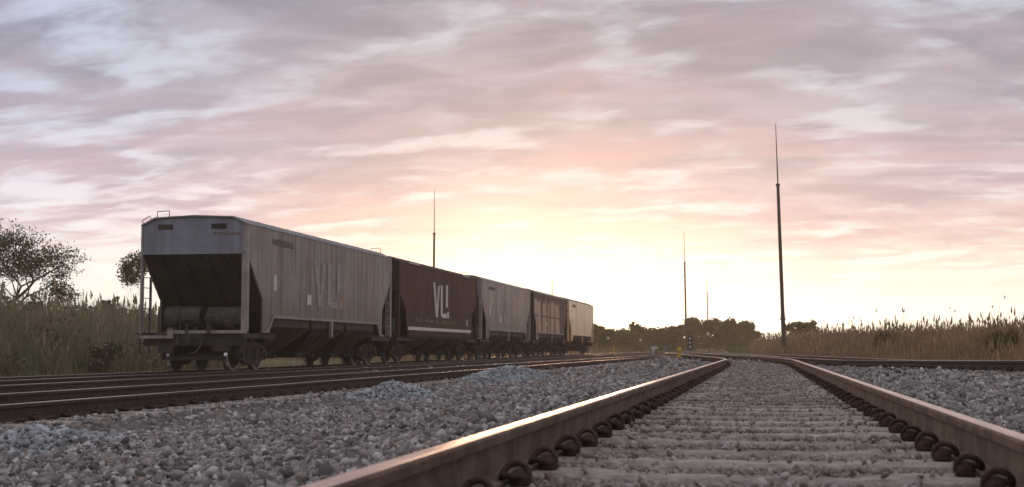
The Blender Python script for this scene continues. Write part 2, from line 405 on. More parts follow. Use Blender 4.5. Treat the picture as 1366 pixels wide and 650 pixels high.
# ------------------------------------------------------------------ where the tracks run
RH = 0.160      # rail height
HG = 0.835      # half distance between rail head centres
def sm(a, b, v):
    t_ = np.clip((np.asarray(v, float) - a) / (b - a), 0, 1); return t_ * t_ * (3 - 2 * t_)
def c1(t):
    t = np.asarray(t, float); u = np.clip(t - 33.0, 0, None); L = 9.0; k_ = .105
    return -.04 - np.where(u < L, k_ * u * u / (2 * L), k_ * (u - L / 2)) 
def f1(t): return 0 * np.asarray(t, float)
def c2(t): return -7.72 + .9 * sm(50, 130, t)
def f2(t): return -.245 + .12 * sm(60, 140, t) + 0 * np.asarray(t, float)
def c3(t): return -11.95 + 0 * np.asarray(t, float)
def f3(t): return -.275 + .0012 * np.clip(np.asarray(t, float) - 40, 0, 140)
def c4(t): return -15.42 + 0 * np.asarray(t, float)
def f4(t): return -.355 + .0018 * np.clip(np.asarray(t, float) - 36, 0, 110)
T0P = ([-10, 8, 14, 20, 25.4, 32.9, 42.9, 55, 70], [9.6, 6.25, 5.3, 4.40, 3.66, 2.72, 1.72, .62, -.9])
def c0(t): return np.interp(np.asarray(t, float), *T0P)
def f0(t): return np.interp(np.asarray(t, float), [-10, 14, 20, 25, 33, 80], [.12, .12, .105, .06, 0.0, 0.0])

# ------------------------------------------------------------------ ground
def hash_noise(x, y, s, seed=0):
    x = np.asarray(x, float) / s; y = np.asarray(y, float) / s
    xi = np.floor(x); yi = np.floor(y); fx = x - xi; fy = y - yi
    fx = fx * fx * (3 - 2 * fx); fy = fy * fy * (3 - 2 * fy)
    def h(a, b):
        v = np.sin(a * 127.1 + b * 311.7 + seed * 74.7) * 43758.5453
        return v - np.floor(v)
    return (h(xi, yi) * (1 - fx) + h(xi + 1, yi) * fx) * (1 - fy) + (h(xi, yi + 1) * (1 - fx) + h(xi + 1, yi + 1) * fx) * fy

def G(x, y):
    x = np.asarray(x, float); y = np.asarray(y, float)
    a1, a2, a3, a4, a0 = c1(y), c2(y), c3(y), c4(y), c0(y)
    z1, z2, z3, z4, z0 = f1(y) - .035, f2(y) - .04, f3(y) - .04, f4(y) - .04, f0(y) - .035
    a0 = np.maximum(a0, a1 + 3.0)
    xs = [-400 + 0 * y, -60 + 0 * y, -19.5 + 0 * y, a4 - 1.6, a4 + 1.6, a3 - 1.5, a3 + 1.5, a2 - 1.5, a2 + 1.45, a2 + 1.9,
          np.maximum(np.minimum(a1 - 2.6, a1 - 2.6), a2 + 2.0), np.maximum(a1 - 1.5, a2 + 2.1), a1 + 1.5, np.maximum(a0 - 1.5, a1 + 1.6), a0 + 1.5, a0 + 3.2, 60 + 0 * y, 400 + 0 * y]
    zs = [-.3 + 0 * y, -.3 + 0 * y, z4 - .08, z4, z4, z3, z3, z2, z2, z2 - .05, z2 * .75 - .03, z1, z1, z0, z0, z0 - .16, -.25 + 0 * y, -.25 + 0 * y]
    out = np.full(np.broadcast(x, y).shape, -.3)
    x, y = np.broadcast_arrays(x, y)
    for i in range(len(xs) - 1):
        xa = np.broadcast_to(xs[i], x.shape); xb = np.broadcast_to(xs[i + 1], x.shape)
        za = np.broadcast_to(zs[i], x.shape); zb = np.broadcast_to(zs[i + 1], x.shape)
        m_ = (x >= xa) & (x <= xb)
        t_ = np.where(m_, (x - xa) / np.maximum(xb - xa, 1e-6), 0); t_ = t_ * t_ * (3 - 2 * t_)
        out = np.where(m_, za + (zb - za) * t_, out)
    off = np.ones(x.shape)
    for a, wd in ((a1, 1.5), (a2, 1.5), (a3, 1.6), (a4, 1.7), (c0(y), 1.5)):
        off = np.minimum(off, np.clip((np.abs(x - a) - wd) / .6, 0, 1))
    out = out + off * ((hash_noise(x, y, 1.7) - .5) * .09 + (hash_noise(x, y, .6, 3) - .5) * .05)
    far = np.clip((np.abs(x + 7) - 16) / 20, 0, 1)
    out = out + far * (hash_noise(x, y, 9, 5) - .5) * .3
    return out

def build_ground():
    xs = np.concatenate([[-2500, -1500, -800, -400, -200, -120, -80], np.arange(-60, -20, 1.5), np.arange(-20, 12, .2), np.arange(12, 60, 1.5), [80, 120, 200, 400, 800, 1500, 2500]])
    ys = np.concatenate([[-400, -150, -60, -30], np.arange(-20, 2, 1.0), np.arange(2, 60, .25), np.arange(60, 140, 1.2), np.arange(140, 300, 6), [320, 400, 600, 1000, 1800, 3000]])
    XX, YY = np.meshgrid(xs, ys)
    ZZ = G(XX, YY)
    v = np.stack([XX, YY, ZZ], -1).reshape(-1, 3); nx = len(xs); ny = len(ys)
    i = np.arange(ny - 1)[:, None] * nx + np.arange(nx - 1)[None, :]
    f = np.stack([i, i + 1, i + nx + 1, i + nx], -1).reshape(-1, 4)
    o = np_mesh('ground', v, f, M['ground'], smooth=True, fsize=4)
    tag(o, 'grey ballast bed and dry soil under the railway tracks', 'ground', kind='structure')
build_ground()

# far low hills
def hill(x0, x1, d, hgt, seed, label):
    n = 60; mb = MB(); vs = []; fs = []
    for i in range(n + 1):
        u = i / n; px = x0 + (x1 - x0) * u
        h_ = hgt * (.65 + .5 * float(hash_noise(u * 9, 0, 1, seed)) ) * math.sin(math.pi * u) ** .35
        for dd, hh in ((0, -1), (d * .06, h_ * .7), (d * .14, h_), (d * .3, h_ * .5), (d * .4, -2)):
            p = at(px, d + dd); vs.append((p[0], p[1], hh - .3))
    for i in range(n):
        for j in range(4): a = i * 5 + j; fs.append((a, a + 5, a + 6, a + 1))
    mb.add(vs, fs)
    tag(mb.build('hills', M['leaf_olive'], smooth=True), label, 'hills', kind='structure')
hill(600, 2000, 700, 8.2, 3, 'low wooded rise on the horizon behind the dry grass')
hill(-700, 1050, 900, 9, 8, 'low wooded rise on the horizon behind the wagons')

# ------------------------------------------------------------------ rails, sleepers, clips
RAIL_PROF = [(-.070, 0), (.070, 0), (.070, .010), (.012, .026), (.010, .112), (.034, .122), (.036, .148), (.030, .157), (.020, RH), (-.020, RH),
             (-.030, .157), (-.036, .148), (-.034, .122), (-.010, .112), (-.012, .026), (-.070, .010)]
def rail(cf, ff, side, t0, t1, parent, rm='rust'):
    ts = []; t = t0
    while t < t1: ts.append(t); t += (.5 if t < 50 else 2.0)
    ts.append(t1)
    ts = np.array(ts); d = (cf(ts + .05) - cf(ts - .05)) / .1
    nx = 1 / np.sqrt(1 + d * d); ny = -d / np.sqrt(1 + d * d)
    x = cf(ts); zf = ff(ts); n = len(RAIL_PROF); mb = MB(); vs = []
    for i in range(len(ts)):
        for (a, b) in RAIL_PROF:
            q = side * HG + a
            vs.append((x[i] + nx[i] * q, ts[i] + ny[i] * q, zf[i] + b + .004))
    fs = []; mi = []
    for i in range(len(ts) - 1):
        for k in range(n):
            fs.append((i * n + k, i * n + (k + 1) % n, (i + 1) * n + (k + 1) % n, (i + 1) * n + k))
            mi.append(1 if k in (7, 8, 9) else 0)
    fs += [tuple(range(n))[::-1], tuple(range((len(ts) - 1) * n, len(ts) * n))]; mi += [0, 0]
    mb.v = vs; mb.f = fs; mb.mi = mi
    return mb.build('rail', [M[rm], M['railtop']], parent)

def sleeper_mesh():
    mb = MB(); L = 1.36
    prof = [(-L, -.006), (-1.1, 0), (-.55, 0), (-.35, -.014), (.35, -.014), (.55, 0), (1.1, 0), (L, -.006)]
    vs = []
    for (x, z) in prof:
        vs += [(x, -.145, -.20), (x, -.112, z - .016), (x, -.088, z), (x, .088, z), (x, .112, z - .016), (x, .145, -.20)]
    fs = []
    for i in range(len(prof) - 1):
        for k in range(5): a = i * 6 + k; fs.append((a, a + 1, a + 7, a + 6))
    fs += [tuple(range(6)), tuple(range(len(vs) - 6, len(vs)))[::-1]]
    mb.add(vs, fs); return mb.mesh('sleeper', M['concrete'])

def clip_mesh():
    mb = MB()
    # cast shoulder lump, then a bent spring rod looping over it onto the rail foot (rail lies toward +x)
    mb.lathe([(-.046, .014), (-.038, .030), (0, .040), (.038, .032), (.046, .014)], (-.014, .004, .016), 'y', 12)
    mb.box(-.055, .02, -.045, .045, -.002, .012)
    pts = [(-.048, .012, .008), (-.050, .004, .034), (-.036, -.010, .062), (-.008, -.020, .074), (.022, -.018, .066), (.042, -.006, .048), (.050, .012, .030), (.046, .040, .028), (.020, .058, .034), (-.012, .060, .030), (-.030, .045, .024)]
    # smooth the bent rod
    P_ = [Vector(p) for p in pts]; sp_ = []
    for i in range(len(P_) - 1):
        a, b, c, d = P_[max(i - 1, 0)], P_[i], P_[i + 1], P_[min(i + 2, len(P_) - 1)]
        for q in range(3):
            u = q / 3; sp_.append(.5 * ((2 * b) + (c - a) * u + (2 * a - 5 * b + 4 * c - d) * u * u + (3 * b - a - 3 * c + d) * u ** 3))
    sp_.append(P_[-1]); mb.tube(sp_, .0122, 8)
    return mb.mesh('rail_clip', M['clip'], smooth=True)
SLEEPER_ME = sleeper_mesh(); CLIP_ME = clip_mesh()

def sleeper_far_mesh_np(cf, ff, t0, t1, sp, parent):
    mb = MB(); t = t0
    while t < t1:
        x = float(cf(t)); z = float(ff(t))
        mb.box(x - 1.36, x + 1.36, t - .11, t + .11, z - .15, z); t += sp
    o = mb.build('far_sleepers', M['concrete'], parent); o['kind'] = 'stuff'; return o

def track(cf, ff, t0, t1, tr0, tr1, sp, ns, clips, label, far=None, ph=0.0):
    root = empty('railway_track', (0, 0, 0)); tag(root, label, 'railway track', 'railway tracks side by side')
    rm = 'rust' if cf is c1 else 'rust_dark'
    rail(cf, ff, -1, tr0, tr1, root, rm); rail(cf, ff, 1, tr0, tr1, root, rm)
    t = t0 + ph; k = 0
    while t < t1 and k < ns:
        d = float((cf(t + .05) - cf(t - .05)) / .1)
        s = bpy.data.objects.new('sleeper', SLEEPER_ME); COL.objects.link(s); s.parent = root
        s.location = (float(cf(t)), t + random.uniform(-.015, .015), float(ff(t)) + random.uniform(-.004, .001)); s.rotation_euler = (0, 0, -d + random.uniform(-.008, .008))
        if clips and (clips is True or t < clips):
            for side in (-1, 1):
                for q in (-1, 1):
                    c = bpy.data.objects.new('rail_clip', CLIP_ME); COL.objects.link(c); c.parent = s
                    c.location = (side * HG + q * .098, 0, .006)
                    c.rotation_euler = (0, 0, (math.pi if q > 0 else 0) + random.uniform(-.12, .12))
                    c.scale = (.86, random.uniform(.80, .90), random.uniform(.80, .96))
        t += sp; k += 1
    if far: sleeper_far_mesh_np(cf, ff, t, far, sp, root)
    return root

track(c1, f1, 1.7, 64, 1.0, 88, .6, 100, True, 'nearest railway track, running away from between the camera then bending left', far=86, ph=.18)
track(c2, f2, 7.5, 70, 4, 260, .62, 100, True, 'second railway track with pale sleeper ends beside the gravel heaps', far=160)
track(c3, f3, 12, 74, 8, 260, .62, 100, False, 'empty railway track between the wagons and the gravel heap track')
track(c4, f4, 18, 80, 10, 300, .62, 100, False, 'railway track under the row of hopper wagons')
track(c0, f0, 10, 37, 8, 62, .6, 50, True, 'railway track curving in from the dry grass bank to join the nearest one')

# ------------------------------------------------------------------ ballast stones
def ico():
    p = (1 + 5 ** .5) / 2
    v = np.array([(-1, p, 0), (1, p, 0), (-1, -p, 0), (1, -p, 0), (0, -1, p), (0, 1, p), (0, -1, -p), (0, 1, -p), (p, 0, -1), (p, 0, 1), (-p, 0, -1), (-p, 0, 1)], float)
    v /= np.linalg.norm(v[0])
    f = np.array([(0, 11, 5), (0, 5, 1), (0, 1, 7), (0, 7, 10), (0, 10, 11), (1, 5, 9), (5, 11, 4), (11, 10, 2), (10, 7, 6), (7, 1, 8), (3, 9, 4), (3, 4, 2), (3, 2, 6), (3, 6, 8), (3, 8, 9), (4, 9, 5), (2, 4, 11), (6, 2, 10), (8, 6, 7), (9, 8, 1)])
    return v, f
ICO_V, ICO_F = ico()
def stones(name, P, size, matl, parent=None):
    n = len(P); nv = 24
    lib = []
    for k in range(nv):
        # angular stone: clip a ball by a few random planes
        v = ICO_V.copy() * (1 + rng.uniform(-.12, .12, (12, 1)))
        for _ in range(7):
            d = rng.normal(size=3); d /= np.linalg.norm(d); c_ = rng.uniform(.28, .62)
            q = v @ d; ex = np.clip(q - c_, 0, None); v = v - ex[:, None] * d
        lib.append(v)
    lib = np.array(lib)
    pick = rng.integers(0, nv, n)
    V = lib[pick] * np.stack([rng.uniform(1.0, 1.75, n), rng.uniform(.75, 1.25, n), rng.uniform(.55, .95, n)], -1)[:, None, :]
    q = rng.normal(size=(n, 4)); q[:, 1:3] *= .55; q /= np.linalg.norm(q, axis=1)[:, None]
    a, b, c, d = q.T
    Rm = np.stack([np.stack([1 - 2 * (c * c + d * d), 2 * (b * c - a * d), 2 * (b * d + a * c)], -1),
                   np.stack([2 * (b * c + a * d), 1 - 2 * (b * b + d * d), 2 * (c * d - a * b)], -1),
                   np.stack([2 * (b * d - a * c), 2 * (c * d + a * b), 1 - 2 * (b * b + c * c)], -1)], 1)
    V = np.einsum('nij,nkj->nki', Rm, V) * size[:, None, None] + P[:, None, :]
    F = ICO_F[None] + (np.arange(n) * 12)[:, None, None]
    return np_mesh(name, V.reshape(-1, 3), F.reshape(-1, 3), matl, parent)

def ballast():
    PX = []; SZ = []
    def batch(z0, z1, dens, size):
        half = .405
        n = int(dens * (z1 * z1 - z0 * z0) * half)
        z = np.sqrt(rng.uniform(z0 * z0, z1 * z1, n)); X = rng.uniform(-half, half, n) * z
        x = X * math.cos(PSI) - z * math.sin(PSI); y = X * math.sin(PSI) + z * math.cos(PSI)
        s = size * rng.lognormal(-.06, .42, n); s = np.clip(s, size * .4, size * 2.1)
        keep = (x > -18.8 + (hash_noise(x, y, 1.2, 9) - .5) * 1.5) & (x < np.maximum(c0(y) + 2.3, c1(y) + 3.5) + (hash_noise(x, y, 1.0, 4) - .5) * 1.2)
        for cf in (c1, c2, c3, c4, c0):
            a = np.abs(x - cf(y)); keep &= ~(np.abs(a - HG) < .075 + s * .9)
        x, y, s = x[keep], y[keep], s[keep]
        zz = G(x, y) + s * rng.uniform(-.35, .75, len(s))
        # stones lying on or against sleepers
        for cf, ff, t0, sp in ((c1, f1, 1.88, .6), (c2, f2, 7.5, .62), (c0, f0, 10, .6)):
            a = np.abs(x - cf(y)); on = (a < 1.42)
            ph = np.abs(((y - t0 + sp / 2) % sp) - sp / 2)
            onsl = on & (ph < .125)
            drop = onsl & (rng.uniform(0, 1, len(x)) > .13 + .6 * (hash_noise(x, y, .30, 17) > .58))
            inner = on & ~onsl
            s = np.where(inner & (cf is not c2), s * .78, s)
            zz = np.where(inner, ff(y) - .034 + s * rng.uniform(-.3, .4, len(s)), zz)
            zz = np.where(onsl, ff(y) + s * .2, zz)
            s = np.where(onsl, s * .58, s)
            if cf is c2: drop &= (x < -100)
            k2 = ~drop
            if cf is c2:
                k2 = ~(onsl & (rng.uniform(0, 1, len(x)) > .02))
                zz = np.where(inner & (x > c2(y) + .93), zz + .002, zz); zz = np.where((x > c2(y) + 1.38) & (x < c2(y) + 2.1), zz - .035, zz)
            clipz = on & (np.abs(a - HG) < .15) & (ph < .12); k2 &= ~clipz
            x, y, s, zz = x[k2], y[k2], s[k2], zz[k2]
        PX.append(np.stack([x, y, zz], -1)); SZ.append(s)
    batch(2.2, 12, 1650, .0195)
    batch(12, 20, 900, .024)
    batch(20, 36, 340, .031)
    batch(36, 62, 50, .055)
    P = np.concatenate(PX); s = np.concatenate(SZ)
    print('STONES', len(P))
    o = stones('ballast_stones', P, s, M['ballast'])
    tag(o, 'grey crushed stone ballast spread between the rails', 'ballast', kind='stuff')
ballast()

def heap(x, y, rx, ry, h, n, label):
    root = empty('gravel_heap', (x, y, 0)); tag(root, label, 'gravel heap', 'pale gravel heaps beside the second track')
    u = np.sqrt(rng.uniform(0, 1, n)) * 1.15; a = rng.uniform(0, 2 * math.pi, n)
    X = u * rx * np.cos(a); Y = u * ry * np.sin(a)
    prof = lambda u_, a_: h * np.clip(1 - u_, 0, 1) ** .85 * (.8 + .35 * np.sin(a_ * 3 + 1) * u_)
    base = float(G(x, y))
    Z = G(X + x, Y + y) + prof(u, a) + rng.uniform(-.008, .012, n)
    stones('loose_stones', np.stack([X, Y, Z], -1), .030 * rng.lognormal(0, .3, n), M['ballast_blue'], root)
    mb = MB(); vs = [(0, 0, base + h * .9)]; fs = []
    for r in range(1, 7):
        for k in range(20):
            uu = r / 6; aa = 2 * math.pi * k / 20
            px_, py_ = uu * rx * math.cos(aa), uu * ry * math.sin(aa)
            vs.append((px_, py_, float(G(px_ + x, py_ + y)) + float(prof(uu, aa)) - .02))
    for k in range(20): fs.append((0, 1 + k, 1 + (k + 1) % 20))
    for r in range(5):
        for k in range(20): a0_ = 1 + r * 20; fs.append((a0_ + k, a0_ + 20 + k, a0_ + 20 + (k + 1) % 20, a0_ + (k + 1) % 20))
    mb.add(vs, fs); mb.build('mound', M['soil_heap'], root, smooth=True)
heap(-5.6, 20.3, .62, .9, .34, 1500, 'small bluish gravel heap nearer the camera, against the second track rail')
heap(-5.75, 30.6, 1.1, 1.7, .42, 3000, 'wider pale gravel heap further along the second track, beyond the small bluish one')
heap(-5.55, 9.7, .55, 1.0, .15, 1100, 'low flattened patch of bluish gravel at the bottom left, beside the rail')

# ------------------------------------------------------------------ hopper wagons
WL, HW = 14.75, 1.56
def wheelset(parent, y):
    ws = empty('wheelset'); ws.parent = parent; ws.location = (0, y, 0)
    for s in (-1, 1):
        mb = MB(); r = .435; x = s * HG
        pr = [(-.07 * s, .09), (-.07 * s, .36), (-.068 * s, r + .03), (-.045 * s, r + .03), (-.035 * s, r), (.065 * s, r - .006), (.068 * s, .37), (.03 * s, .35), (.015 * s, .14), (.05 * s, .12), (.05 * s, .09)]
        mb.lathe(pr, (x, 0, r), 'x', 36, mis=[0, 0, 0, 0, 1, 1, 0, 0, 0, 0])
        mb.build('wheel', [M['wheel'], M['tread']], ws)
    mb = MB(); mb.tube([(-1.16, 0, .435), (1.16, 0, .435)], .075, 12); mb.build('axle', M['wheel'], ws)

def bogie(parent, y):
    b = empty('bogie'); b.parent = parent; b.location = (0, y, 0); a = .875
    for ya in (-a, a):
        for s in (-1, 1):
            mb = MB(); r = .435
            pr = [(-.07 * s, .09), (-.07 * s, .36), (-.068 * s, r + .03), (-.045 * s, r + .03), (-.035 * s, r), (.065 * s, r - .006), (.068 * s, .37), (.03 * s, .35), (.015 * s, .14), (.05 * s, .12), (.05 * s, .09)]
            mb.lathe(pr, (s * HG, ya, r + .002), 'x', 36, mis=[0, 0, 0, 0, 1, 1, 0, 0, 0, 0])
            mb.build('wheel', [M['wheel'], M['tread']], b, smooth=False)
        mb = MB(); mb.tube([(-1.14, ya, .437), (1.14, ya, .437)], .075, 12); mb.build('axle', M['wheel'], b)
    for s in (-1, 1):
        mb = MB(); x0, x1 = sorted((s * .99, s * 1.13))
        top = [(-1.12, .36), (-1.12, .56), (-.95, .60), (-.55, .78), (.55, .78), (.95, .60), (1.12, .56), (1.12, .36), (.80, .34), (.45, .24), (.30, .20), (-.30, .20), (-.45, .24), (-.80, .34)]
        # frame as outline with two windows: upper chord, lower chord, columns
        mb.extr([(-1.12, .50), (-1.10, .60), (-.55, .80), (.55, .80), (1.10, .60), (1.12, .50), (.5, .68), (-.5, .68)], 'x', x0, x1)
        mb.extr([(-1.12, .50), (-.95, .50), (-.35, .27), (.35, .27), (.95, .50), (1.12, .50), (1.10, .38), (.40, .17), (-.40, .17), (-1.10, .38)][::-1], 'x', x0 + .004, x1 - .004)
        mb.box(x0 + .01, x1 - .01, -.36, -.26, .2, .72); mb.box(x0 + .01, x1 - .01, .26, .36, .2, .72)
        mb.extr([(-.98, .52), (-.55, .76), (.55, .76), (.98, .52), (.38, .24), (-.38, .24)], 'x', x0 + .03, x1 - .05)
        for ya in (-a, a):
            mb.box(x0 - .01, x1 + .02, ya - .15, ya + .15, .30, .58)
            mb.lathe([(0, .10), (.07 * s, .095), (.09 * s, .05)], ((x1 if s > 0 else x0), ya, .437), 'x', 14)
        mb.build('side_frame', M['dark_steel'], b, bevel=.012)
        mb = MB()
        for yy in (-.16, 0, .16):
            pts = [(s * 1.06 + .045 * math.cos(q * .9), yy + .045 * math.sin(q * .9), .29 + q * .0075) for q in range(40)]
            mb.tube(pts, .011, 5)
        mb.build('spring', M['dark_steel'], b)
    mb = MB(); mb.box(-1.05, 1.05, -.17, .17, .52, .72); mb.build('bolster', M['dark_steel'], b, bevel=.02)
    for ya in (-1.33, 1.33):
        mb = MB(); mb.box(-.85, .85, ya - .05, ya + .05, .30, .40); mb.box(-.74, -.66, ya * .98 - .05, ya * .98 + .05, .28, .48); mb.box(.66, .74, ya * .98 - .05, ya * .98 + .05, .28, .48)
        mb.build('brake_beam', M['dark_steel'], b)
    return b

def ladder(parent, x, y0, y1, z0, z1, axis='y', m_=None, n=6):
    """ladder lying in the plane of the wagon side (axis y) or end (axis x)"""
    l = MB(); r_ = .018
    if axis == 'y':
        l.tube([(x, y0, z0), (x, y0, z1)], r_, 6); l.tube([(x, y1, z0), (x, y1, z1)], r_, 6)
    else:
        l.tube([(y0, x, z0), (y0, x, z1)], r_, 6); l.tube([(y1, x, z0), (y1, x, z1)], r_, 6)
    o = l.build('ladder', m_ or M['post_paint'], parent)
    for i in range(n):
        z = z0 + .06 + (z1 - z0 - .15) * i / (n - 1); g = MB()
        if axis == 'y': g.tube([(x, y0, z), (x, y1, z)], .013, 5)
        else: g.tube([(y0, x, z), (y1, x, z)], .013, 5)
        g.build('rung', m_ or M['post_paint'], o)
    return o

def logo(parent, s, y0, z0, z1, wdt, m_):
    """V, L and an I whose foot joins the L, on the side face s; seen with +y running away to the right on side +x"""
    x0 = s * (HW + .0085); x1 = s * (HW + .0125); H = z1 - z0
    def P(u, v): return ((y0 + u * wdt) if s > 0 else (y0 + wdt - u * wdt), z0 + v * H)
    def poly(name, pts):
        mb = MB(); q = [P(*p) for p in pts]; mb.extr(q, 'x', x0, x1); mb.build('logo_letter', m_, parent)
    poly('v', [(0, 1), (.115, 1), (.225, .27), (.30, .92), (.40, .92), (.285, 0), (.165, 0)])
    poly('l', [(.47, .97), (.585, .93), (.585, .13), (.86, .13), (.86, 0), (.56, 0), (.50, .05), (.47, .12)])
    poly('i', [(.80, .97), (.93, 1.0), (.93, .32), (.80, .32)])
    poly('dot', [(.88, .20), (1.0, .20), (1.0, 0.0), (.88, 0.0)])

def wagon(y, side_m, end_m, post_m, label, kind=1, logo_m=None, name='hopper_wagon', dz=0.0, trim_m=None, detail=True):
    root = empty(name, (float(c4(y)), y, float(f4(y)) + RH + .004 + dz))
    tag(root, label, 'hopper wagon', 'covered hopper wagons standing in a row')
    E, C, Rg = 4.07 - (.06 if kind == 2 else 0), 4.27 - (.06 if kind == 2 else 0), 4.32 - (.06 if kind == 2 else 0)
    trim_m = trim_m or post_m
    zc = 3.25 if kind == 1 else 2.85
    for s in (-1, 1):
        x0, x1 = sorted((s * (HW - .05), s * HW))
        if kind == 1:
            pol = [(0, E), (0, zc), (1.25, 2.0), (1.25, 1.13), (1.55, 1.13), (1.95, 1.56), (WL - 1.95, 1.56), (WL - 1.55, 1.13), (WL - 1.25, 1.13), (WL - 1.25, 2.0), (WL, zc), (WL, E)]
        else:
            pol = [(0, E), (0, zc), (1.1, 2.15), (1.3, 1.30), (WL - 1.3, 1.30), (WL - 1.1, 2.15), (WL, zc), (WL, E)]
        mb = MB()
        # concave outline: build as convex strips
        if kind == 1:
            mb.extr([(1.25, 1.56), (WL - 1.25, 1.56), (WL - 1.25, 2.0), (WL, zc), (WL, E), (0, E), (0, zc), (1.25, 2.0)], 'x', x0, x1)
            mb.extr([(1.25, 1.13), (1.55, 1.13), (1.95, 1.56), (1.25, 1.56)], 'x', x0, x1)
            mb.extr([(WL - 1.25, 1.13), (WL - 1.25, 1.56), (WL - 1.95, 1.56), (WL - 1.55, 1.13)], 'x', x0, x1)
        else:
            mb.extr([(1.3, 1.30), (WL - 1.3, 1.30), (WL - 1.1, 2.15), (WL, zc), (WL, E), (0, E), (0, zc), (1.1, 2.15)], 'x', x0, x1)
        # welded seams / pressed joints
        for yy in ([1.9, 3.9, 4.35, 6.3, 8.45, 10.4, 12.9] if kind == 1 else [2.4, 4.7, 7.4, 10.1, 12.3]):
            mb.box(s * HW - (.006 if s < 0 else 0), s * HW + (.006 if s > 0 else 0), yy, yy + .035, 1.62, E - .05)
        for k, zz in enumerate((2.62, 1.80)):
            mb.box(s * HW - (.004 if s < 0 else 0), s * HW + (.004 if s > 0 else 0), 1.35, WL - 1.35, zz, zz + .025)
        mb.build('side_wall', side_m, root, bevel=.004)
        # sill flange under the wall
        fl = MB(); xa, xb = sorted((s * (HW - .02), s * (HW + .055)))
        if kind == 1:
            fl.box(xa, xb, 1.93, WL - 1.93, 1.50, 1.575)
            fl.extr([(1.58, 1.10), (1.65, 1.10), (2.02, 1.50), (1.93, 1.545)], 'x', xa + .002, xb - .002)
            fl.extr([(WL - 1.65, 1.10), (WL - 1.58, 1.10), (WL - 1.93, 1.545), (WL - 2.02, 1.50)], 'x', xa + .002, xb - .002)
            fl.box(xa, xb, 1.16, 1.66, 1.075, 1.125); fl.box(xa, xb, WL - 1.66, WL - 1.16, 1.075, 1.125)
            fl.build('side_sill', trim_m, root)
            pm = MB(); pm.box(xa - .0, xb + .01, WL / 2 - .09, WL / 2 + .09, .98, 1.52); pm.build('support_bracket', trim_m, root)
        else:
            fl.box(xa, xb, 1.25, WL - 1.25, 1.08, 1.30); fl.build('side_sill', M['brown_dark'], root)
            st = MB(); st.box(*sorted((s * (HW + .001), s * (HW + .007))), 1.45, WL - 1.45, 1.345, 1.475); st.build('painted_stripe', M['cream_stripe'], root)
        # corner posts and ladder bay at both ends
        for e in (0, 1):
            Y = lambda v: v if e == 0 else WL - v
            mb = MB(); xa, xb = sorted((s * (HW - .15), s * (HW + .012)))
            ya, yb = sorted((Y(-.01), Y(.16)))
            if s > 0 or e == 1: mb.box(xa, xb, ya, yb, 1.10, E + .004)
            else: mb.box(xb - .02, xb + .03, ya, ya + .05, 1.10, E + .004) if False else mb.box(xa, xa + .055, ya, ya + .06, 1.02, E + .004)
            mb.build('corner_post', post_m, root)
            ya, yb = sorted((Y(.12), Y(.62)))
            if not (s > 0 and e == 0): ladder(root, s * (HW - .03), ya, yb, 1.10, zc - .55, 'y', post_m, 6)
    # roof
    mb = MB()
    prof = [(-HW - .02, E - .02), (-HW + .02, E + .012), (-HW + .40, C), (0, Rg), (HW - .40, C), (HW - .02, E + .012), (HW + .02, E - .02),
            (HW - .02, E - .03), (HW - .41, C - .04), (0, Rg - .04), (-HW + .41, C - .04), (-HW + .02, E - .03)]
    mb.extr(prof, 'y', -.05, WL + .05)
    rf = mb.build('roof', M['roof_paint'] if kind == 1 else M['brown_dark'], root)
    mb = MB()
    for yy in np.arange(.6, WL - .5, 1.22):
        mb.box(-HW + .38, HW - .38, yy, yy + .05, C - .02, C + .006)
    mb.build('roof_rib', M['roof_paint'] if kind == 1 else M['brown_dark'], rf)
    mb = MB(); mb.extr([(-.36, Rg - .02), (.36, Rg - .02), (.31, Rg + .055), (-.31, Rg + .055)], 'y', 1.0, WL - 1.0)
    mb.build('loading_hatch', M['roof_paint'], rf, bevel=.01)
    for (xx, yy) in ((-.95, .05), (-.95, WL - .05), (.95, WL - .05)):
        mb = MB(); zt = C - .02
        mb.tube([(xx - .18, yy, zt), (xx - .18, yy, zt + .19), (xx + .18, yy, zt + .21), (xx + .18, yy, zt + .0)], .014, 6); mb.build('grab_rail', M['dark_steel'], rf)
    mb = MB(); mb.tube([(-HW + .02, .1, E), (-HW - .04, .1, E + .13), (-HW + .18, .1, E + .26), (-HW + .25, .1, E + .13)], .013, 6); mb.build('grab_rail', M['dark_steel'], rf)
    # ends
    for e in (0, 1):
        Y = lambda v: v if e == 0 else WL - v
        ya, yb = sorted((Y(.01), Y(.05)))
        mb = MB(); mb.extr([(-HW + .05, zc), (HW - .05, zc), (HW - .05, E - .03), (HW - .42, C - .05), (0, Rg - .05), (-HW + .42, C - .05), (-HW + .05, E - .03)], 'y', ya, yb)
        mb.box(-HW + .05, HW - .05, ya - (.0 if e else .03), yb + (.03 if e else 0), zc - .02, zc + .07)
        es = mb.build('end_wall', end_m, root, bevel=.006)
        mb = MB()
        yf = sorted((Y(.0), Y(.035)))
        for xc in (-.86, .72):
            mb = MB(); mb.box(xc - .22, xc + .22, yf[0] - .002, yf[1], C - .34, C - .20)
            mb.build('vent_slot', M['slope_steel'], es)
        mb = MB(); xx = .55
        for k in range(8):
            ww = random.uniform(.06, .10); mb.box(xx, xx + ww, yf[0] + (.006 if e == 0 else 0), yf[1] - (0 if e == 0 else .006), C - .52, C - .44 + random.uniform(-.01, .01)); xx += ww + .025
        mb.build('faded_lettering', M['faded'], es)
        # slope sheet with stiffeners
        mb = MB(); q0, q1 = Y(.03), Y(2.15)
        sl = [(q0, zc), (q1, 1.14), (q1 + (.04 if e == 0 else -.04), 1.16), (q0 + (.05 if e == 0 else -.05), zc + .02)]
        mb.extr(sl, 'x', -HW + .052, HW - .052)
